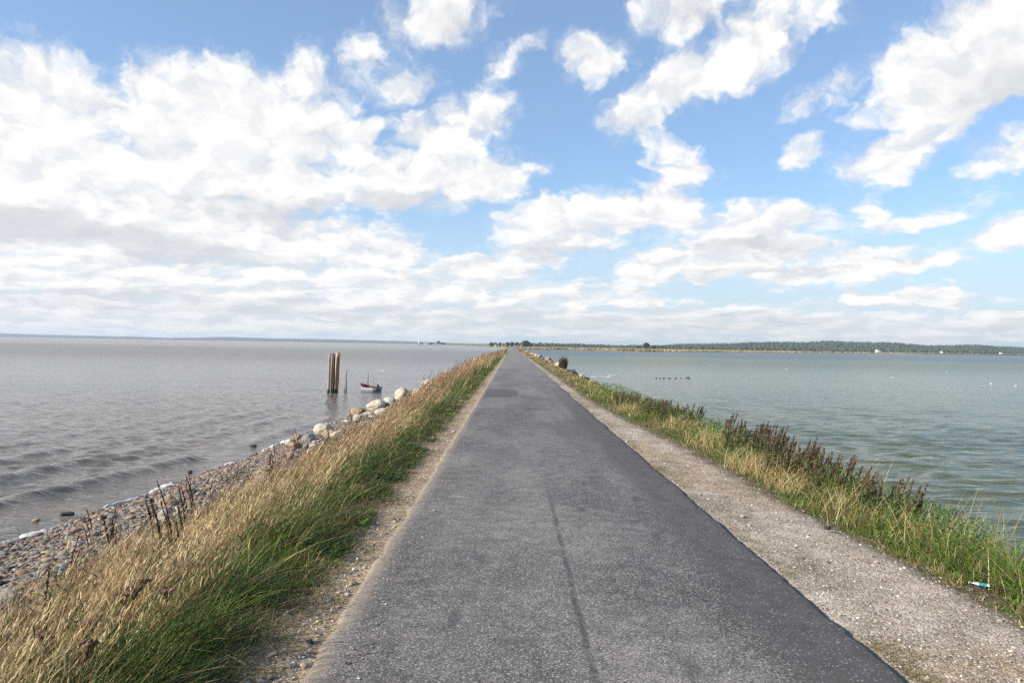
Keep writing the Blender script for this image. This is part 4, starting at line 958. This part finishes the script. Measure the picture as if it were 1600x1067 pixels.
for px, w, lab in [(1373, 9, 'white house on the far right shore, leftmost of three below the wooded hill'), (1472.5, 6, 'small white house on the far right shore, middle of three'), (1565, 11, 'white house on the far right shore, nearest the right picture edge')]:
    cottage(px, np.interp(px, pxs, dsh)+70, w, 4.2, 2.0, WW, GR if w < 11 else RD, lab, 'house', 'white houses on the far right shore', .9)

# harbour islet with trees and a shed, turbines far behind it
V = []; m = 40
for i in range(m):
    u = i/(m-1); X0 = at_dist(652+150*u, 3000, 0)[0]
    hgt = 1.0*min(1, u*30)*(1 if u < .9 else 1)
    for (dy, zz) in ((-8, -.6), (0, 1), (30, 1.4), (70, 1), (80, -.6)): V.append((X0, 3000+dy+40*u, zz*hgt if zz > 0 else zz))
mk('islet', V, grid_faces(m, 5)[:, ::-1], None, m_land('islet_ground', (.10, .11, .05), (.16, .14, .08), (.07, .08, .04), .03), None, True, kind='structure')
HT = 'trees on the harbour islet'
for i, (px, H, W, lab) in enumerate([(658, 6.2, 9, 'low tree at the left end of the harbour islet beside the white tower'), (674, 7.4, 14, 'broad low tree in the middle of the harbour islet'), (685, 13.5, 13, 'tallest round tree on the harbour islet'),
                                     (691, 8.6, 14, 'dark broad tree right of the tallest one on the islet'), (695, 6.5, 10, 'low dark tree at the right end of the islet wood')]):
    tree(px, 3035, H, W, lab, HT, FC*.7, 60+i, 1.2)
b = at_dist(667, 3020, 1.2); t = thing('shed', 'long pale shed between the low trees of the harbour islet', 'shed', tuple(b))
mb = MB(); mb.box(-8, 8, -4, 4, -.3, 3); mb.build('wall', WW, t)
mb = MB(); mb.add([(-8.5, -4.6, 2.9), (8.5, -4.6, 2.9), (8.5, 0, 5), (-8.5, 0, 5), (8.5, 4.6, 2.9), (-8.5, 4.6, 2.9)], [(0, 1, 2, 3), (3, 2, 4, 5)], None); mb.build('roof', GR, t)
def turbine(px, tipy, Y, lab, a0):
    b = at_dist(px, Y, 0); H = top_z(px, tipy, Y); t = thing('wind_turbine', lab, 'wind turbine', tuple(b), 0, 'wind turbines over the left horizon')
    mb = MB(); mb.tube([(0, 0, -2), (0, 0, H*.5), (0, 0, H)], [3.6, 3.0, 2.2], 14); mb.build('tower', WW, t, True)
    mb = MB(); mb.tube([(0, 3, H+.6), (0, -4, H+.6), (0, -5, H+.6)], [1.5, 1.7, .6], 10); mb.build('nacelle', WW, t, True)
    for k in range(3):
        a = a0+k*2.094; d = np.array([math.sin(a), 0, math.cos(a)]); q = np.array([math.cos(a), 0, -math.sin(a)]); p0 = np.array([0, -4.6, H+.6]); L = H*.42
        V = []
        for r, w in ((1, 1.2), (L*.2, 2.0), (L*.6, 1.4), (L, .4)):
            for (s, e) in ((-1, 0), (0, -.25), (1, 0), (0, .25)): V.append(p0+d*r+q*s*w+np.array([0, e, 0]))
        Q = [(k2*4+j, k2*4+(j+1) % 4, k2*4+4+(j+1) % 4, k2*4+4+j) for k2 in range(3) for j in range(4)]
        mb = MB(); mb.add(V, Q); mb.build('blade', WW, t)
turbine(654.3, 529.6, 5200, 'white wind turbine at the left end of the harbour islet, brighter of two', .3)
turbine(692.3, 529.5, 6600, 'faint white wind turbine behind the islet wood, right of the brighter one', 1.0)
b = at_dist(1168, 3600, 0); Ht = top_z(1168, 524.5, 3600); mb = MB(); hz = 20
for k in range(3):
    a = k*2.094; mb.tube([(math.cos(a)*1.5, math.sin(a)*1.5, 0), (math.cos(a)*.3, math.sin(a)*.3, Ht)], [.2, .15], 5)
for k in range(14):
    z0, z1 = Ht*k/14, Ht*(k+1)/14
    for j in range(3):
        a, c = j*2.094, (j+1)*2.094; r1 = 1.5-1.2*k/14; r2 = 1.5-1.2*(k+1)/14; mb.tube([(math.cos(a)*r1, math.sin(a)*r1, z0), (math.cos(c)*r2, math.sin(c)*r2, z1)], .1, 4)
o = mb.build('radio_mast', m_plain('mast_steel', (.35, .35, .36), .5)); o.location = b; tag(o, 'thin grey lattice radio mast rising above the wooded hill on the right', 'mast')

# ------------------------------------------------------------------ haze
mb = MB(); mb.box(-12500, 12500, -700, 12800, -4, 76); hz_ = mb.build('haze', None, None, False, 'stuff')
hm = bpy.data.materials.new('haze'); hm.use_nodes = True; t = NT(hm.node_tree); t.t.nodes.clear(); out = t.n('ShaderNodeOutputMaterial'); pv = t.n('ShaderNodeVolumePrincipled')
pv.inputs['Color'].default_value = (.80, .90, 1, 1); pv.inputs['Density'].default_value = 9e-5; pv.inputs['Anisotropy'].default_value = .2
t.link(pv.outputs[0], out.inputs['Volume']); hz_.data.materials.append(hm)

# ------------------------------------------------------------------ sun and sky
SUN_EL, SUN_AZ = R(29), R(-108)
sd = Vector((math.sin(SUN_AZ)*math.cos(SUN_EL), math.cos(SUN_AZ)*math.cos(SUN_EL), math.sin(SUN_EL)))
ld = bpy.data.lights.new('sun', 'SUN'); ld.energy = 5.0; ld.angle = R(.53); ld.color = (1, .93, .82)
lo = bpy.data.objects.new('sun', ld); COL.objects.link(lo); lo.rotation_euler = sd.to_track_quat('Z', 'Y').to_euler(); lo.location = (-30, -12, 40)
w = bpy.data.worlds.new('World'); sc.world = w; w.use_nodes = True; t = NT(w.node_tree); t.t.nodes.clear()
out = t.n('ShaderNodeOutputWorld'); bg = t.n('ShaderNodeBackground'); t.link(bg.outputs[0], out.inputs[0]); bg.inputs[1].default_value = .1
sky = t.n('ShaderNodeTexSky', sky_type='NISHITA'); sky.sun_disc = False; sky.sun_elevation = SUN_EL; sky.sun_rotation = SUN_AZ; sky.air_density = 1.0; sky.dust_density = .6; sky.ozone_density = 1.5
dirv = t.n('ShaderNodeTexCoord').outputs['Generated']; s = t.n('ShaderNodeSeparateXYZ'); t.put(dirv, s.inputs[0])
az = t.math('ARCTAN2', s.outputs[0], s.outputs[1]); el = t.math('ARCSINE', s.outputs[2])
uu_ = t.math('MULTIPLY', az, 12.32); vv_ = t.math('MULTIPLY', el, 12.32)          # one unit is 100 pixels of the photograph
cb = t.n('ShaderNodeCombineXYZ'); t.put(uu_, cb.inputs[0]); t.put(vv_, cb.inputs[1]); P0 = cb.outputs[0]
vpos = t.math('MAXIMUM', vv_, 0.0)
# flattening towards the horizon
fl = t.math('MULTIPLY', t.math('LOGARITHM', t.math('ADD', vpos, .9), 2.718281828), 5.4)
cb2 = t.n('ShaderNodeCombineXYZ'); t.put(uu_, cb2.inputs[0]); t.put(fl, cb2.inputs[1]); P1 = cb2.outputs[0]
wrp = t.vm('SCALE', t.vm('SUBTRACT', t.noise(P1, .9, 3, .55, 1, dims='2D'), (.5, .5, .5)), sc=.75)
wrp2 = t.vm('SCALE', t.vm('SUBTRACT', t.noise(P1, 2.6, 4, .6, 1, dims='2D'), (.5, .5, .5)), sc=.42)
wrp = t.vm('ADD', wrp, wrp2)
PW = t.vm('ADD', P0, t.vm('MULTIPLY', wrp, (1, .6, 0)))
def sph(px, py):
    d = ray(px, py); return math.atan2(d[0], d[1])*12.32, math.asin(d[2])*12.32
def field(blobs, start):
    cur = start
    for (px, py, rx, ry, ang, wt) in blobs:
        x, y_ = sph(px, py)
        q = t.mapping(PW, loc=(x, y_, 0), rot=(0, 0, R(ang)), scale=(rx/100, ry/100, 1), typ='TEXTURE')
        d = t.vm('DOT_PRODUCT', q, q, 1)
        f = t.math('MULTIPLY_ADD', d, -wt*.80, wt)
        cur = t.math('SMOOTH_MAX', cur, f, .25)
    return cur
CL = [(70, 195, 115, 85, 0, 1), (100, 275, 160, 75, 0, 1), (265, 205, 80, 85, 0, 1.05), (370, 210, 130, 95, 0, 1.1), (330, 265, 150, 50, 0, 1), (470, 215, 85, 95, 0, .95), (490, 125, 55, 40, 20, .6), (550, 225, 45, 32, 15, .9),
      (500, 290, 100, 45, 0, 1), (690, 205, 75, 38, 20, .62), (745, 185, 50, 32, 20, .6), (650, 280, 115, 50, 8, 1), (745, 285, 100, 34, 8, .9), (60, 330, 150, 60, 0, 1.1), (250, 350, 240, 55, -4, 1.05), (430, 372, 140, 40, 0, .85), (580, 395, 85, 36, 0, .8),
      (910, 348, 130, 42, 4, 1), (1035, 330, 60, 42, 0, .9), (780, 412, 85, 24, 6, .8), (1195, 350, 95, 32, 0, .85), (1130, 402, 165, 30, 4, .9), (1015, 428, 50, 20, 5, .8), (1265, 425, 95, 22, 4, .85), (1365, 410, 95, 18, 0, .75), (1350, 460, 34, 14, 0, .7), (1440, 468, 52, 16, 0, .75),
      (1070, 20, 75, 42, 0, .75), (1150, 85, 80, 45, 10, .95), (1075, 125, 90, 38, 35, .85), (1000, 185, 55, 38, 30, .62), (1010, 225, 60, 26, -30, .5), (1070, 258, 42, 22, -15, .5), (930, 92, 45, 26, 0, .5), (690, 22, 75, 42, 10, .68), (1230, 15, 60, 30, 0, .4),
      (1500, 120, 115, 60, 10, .95), (1570, 60, 90, 75, 0, .9), (1435, 100, 60, 42, 0, .7), (1315, 132, 65, 22, 25, .58), (1490, 165, 90, 22, 5, .8), (1405, 240, 66, 34, 22, .72), (1580, 235, 55, 30, 20, .75), (1255, 240, 34, 16, 10, .42), (1365, 325, 22, 28, 0, .4), (1575, 362, 60, 20, 8, .5), (1450, 342, 60, 12, 12, .35),
      (635, 135, 45, 18, 20, .4), (560, 95, 30, 36, 0, .4), (790, 100, 40, 16, 30, .22),
      (250, 440, 440, 52, 0, .75), (250, 495, 700, 36, 0, .72), (640, 450, 220, 40, 0, .62), (860, 462, 130, 24, 0, .6), (950, 500, 520, 30, 0, .58), (1450, 505, 420, 24, 0, .52)]
# clouds out of the picture, so that the light and the reflections have a whole sky
gen = t.math('MULTIPLY', t.math('SUBTRACT', t.noise(t.vm('SCALE', dirv, sc=1.0), 2.6, 3, .5), .50), 3.2)
outm = t.math('MAXIMUM', t.rng(t.math('ABSOLUTE', az), .64, .82), t.rng(el, .44, .62))
base = t.math('ADD', t.math('MULTIPLY', outm, t.math('ADD', gen, .45)), -.9)
F_ = field(CL, base)
nz1 = t.noise(t.vm('ADD', P1, t.vm('SCALE', wrp, sc=.6)), 1.25, 8, .58, dims='2D')
nz1b = t.noise(t.vm('ADD', t.vm('ADD', P1, t.vm('SCALE', wrp, sc=.6)), (-.20, .32, 0)), 1.25, 4, .55, dims='2D')
def billow(off):
    x = t.n('ShaderNodeTexVoronoi', feature='SMOOTH_F1', voronoi_dimensions='2D'); t.put(t.vm('ADD', t.vm('ADD', P1, t.vm('SCALE', wrp, sc=.9)), off), x.inputs['Vector'])
    x.inputs['Scale'].default_value = 1.35; x.inputs['Detail'].default_value = 3; x.inputs['Roughness'].default_value = .55; x.inputs['Smoothness'].default_value = .35; x.normalize = True
    return x.outputs['Distance']
bl = billow((0, 0, 0)); bl2 = billow((-.16, .24, 0))
S_ = t.math('ADD', t.math('ADD', F_, t.math('MULTIPLY', t.math('SUBTRACT', nz1, .5), 1.7)), t.math('MULTIPLY', t.math('SUBTRACT', .34, bl), 1.6))
dens = t.rng(S_, -.18, .66)
thin = t.math('MULTIPLY', t.rng(S_, -.55, .2, 0, .3), t.rng(t.noise(P1, 1.9, 8, .7, dims='2D'), .42, .68))
dens = t.math('MAXIMUM', dens, thin)
# grey undersides
DK_ = [(20, 350, 130, 26, 0, 1), (220, 378, 200, 22, -5, .75), (420, 330, 160, 26, 0, .45), (640, 322, 130, 22, 0, .6), (930, 388, 130, 16, 4, .7), (1200, 380, 120, 12, 0, .6), (1180, 425, 130, 10, 3, .5), (1560, 150, 90, 50, 0, .6), (1110, 30, 60, 30, 0, .5), (250, 475, 420, 22, 0, .45), (900, 500, 700, 22, 0, .5), (690, 30, 60, 30, 0, .35)]
dkf = t.rng(t.math('ADD', field(DK_, -.6), t.math('MULTIPLY', t.math('SUBTRACT', nz1b, .5), 1.2)), -.1, .8)
lit = t.math('ADD', t.math('MULTIPLY', t.math('SUBTRACT', nz1, nz1b), .55), t.math('MULTIPLY', t.math('SUBTRACT', bl2, bl), .7))                                # lumps turned to the sun are whiter
lumps = t.rng(lit, -.16, .14)
ccol = t.mix(lumps, (5.5, 5.65, 5.9), (7.2, 7.12, 7.0))
ccol = t.mix(t.math('MULTIPLY', t.rng(S_, .5, 1.3), .5), ccol, (7.2, 7.12, 7.0))
ccol = t.mix(t.math('MULTIPLY', dkf, .72), ccol, (4.35, 4.5, 4.8))
skyc = t.mix(1, sky.outputs[0], (.86, 1.06, 1.27), 'MULTIPLY')
skyc = t.mix(.16, skyc, (4.9, 6.0, 7.0))
hzc = t.mix(t.rng(vpos, 0, 2.6, .85, 0), skyc, (4.4, 5.2, 6.1))
res = t.mix(dens, hzc, ccol)
res = t.mix(t.rng(vpos, 0, .7, .42, 0), res, (4.7, 5.05, 5.3))
t.put(res, bg.inputs[0])
w.cycles.sampling_method = 'MANUAL'; w.cycles.sample_map_resolution = 512

# ------------------------------------------------------------------ view
sc.view_settings.view_transform = 'Standard'; sc.view_settings.look = 'None'; sc.view_settings.exposure = 0.56; sc.view_settings.gamma = 1
sc.cycles.max_bounces = 6; sc.cycles.diffuse_bounces = 3; sc.cycles.glossy_bounces = 2; sc.cycles.transmission_bounces = 4; sc.cycles.volume_bounces = 0; sc.cycles.transparent_max_bounces = 6
sc.cycles.use_denoising = False
sc.cycles.use_adaptive_sampling = True; sc.cycles.adaptive_threshold = .006
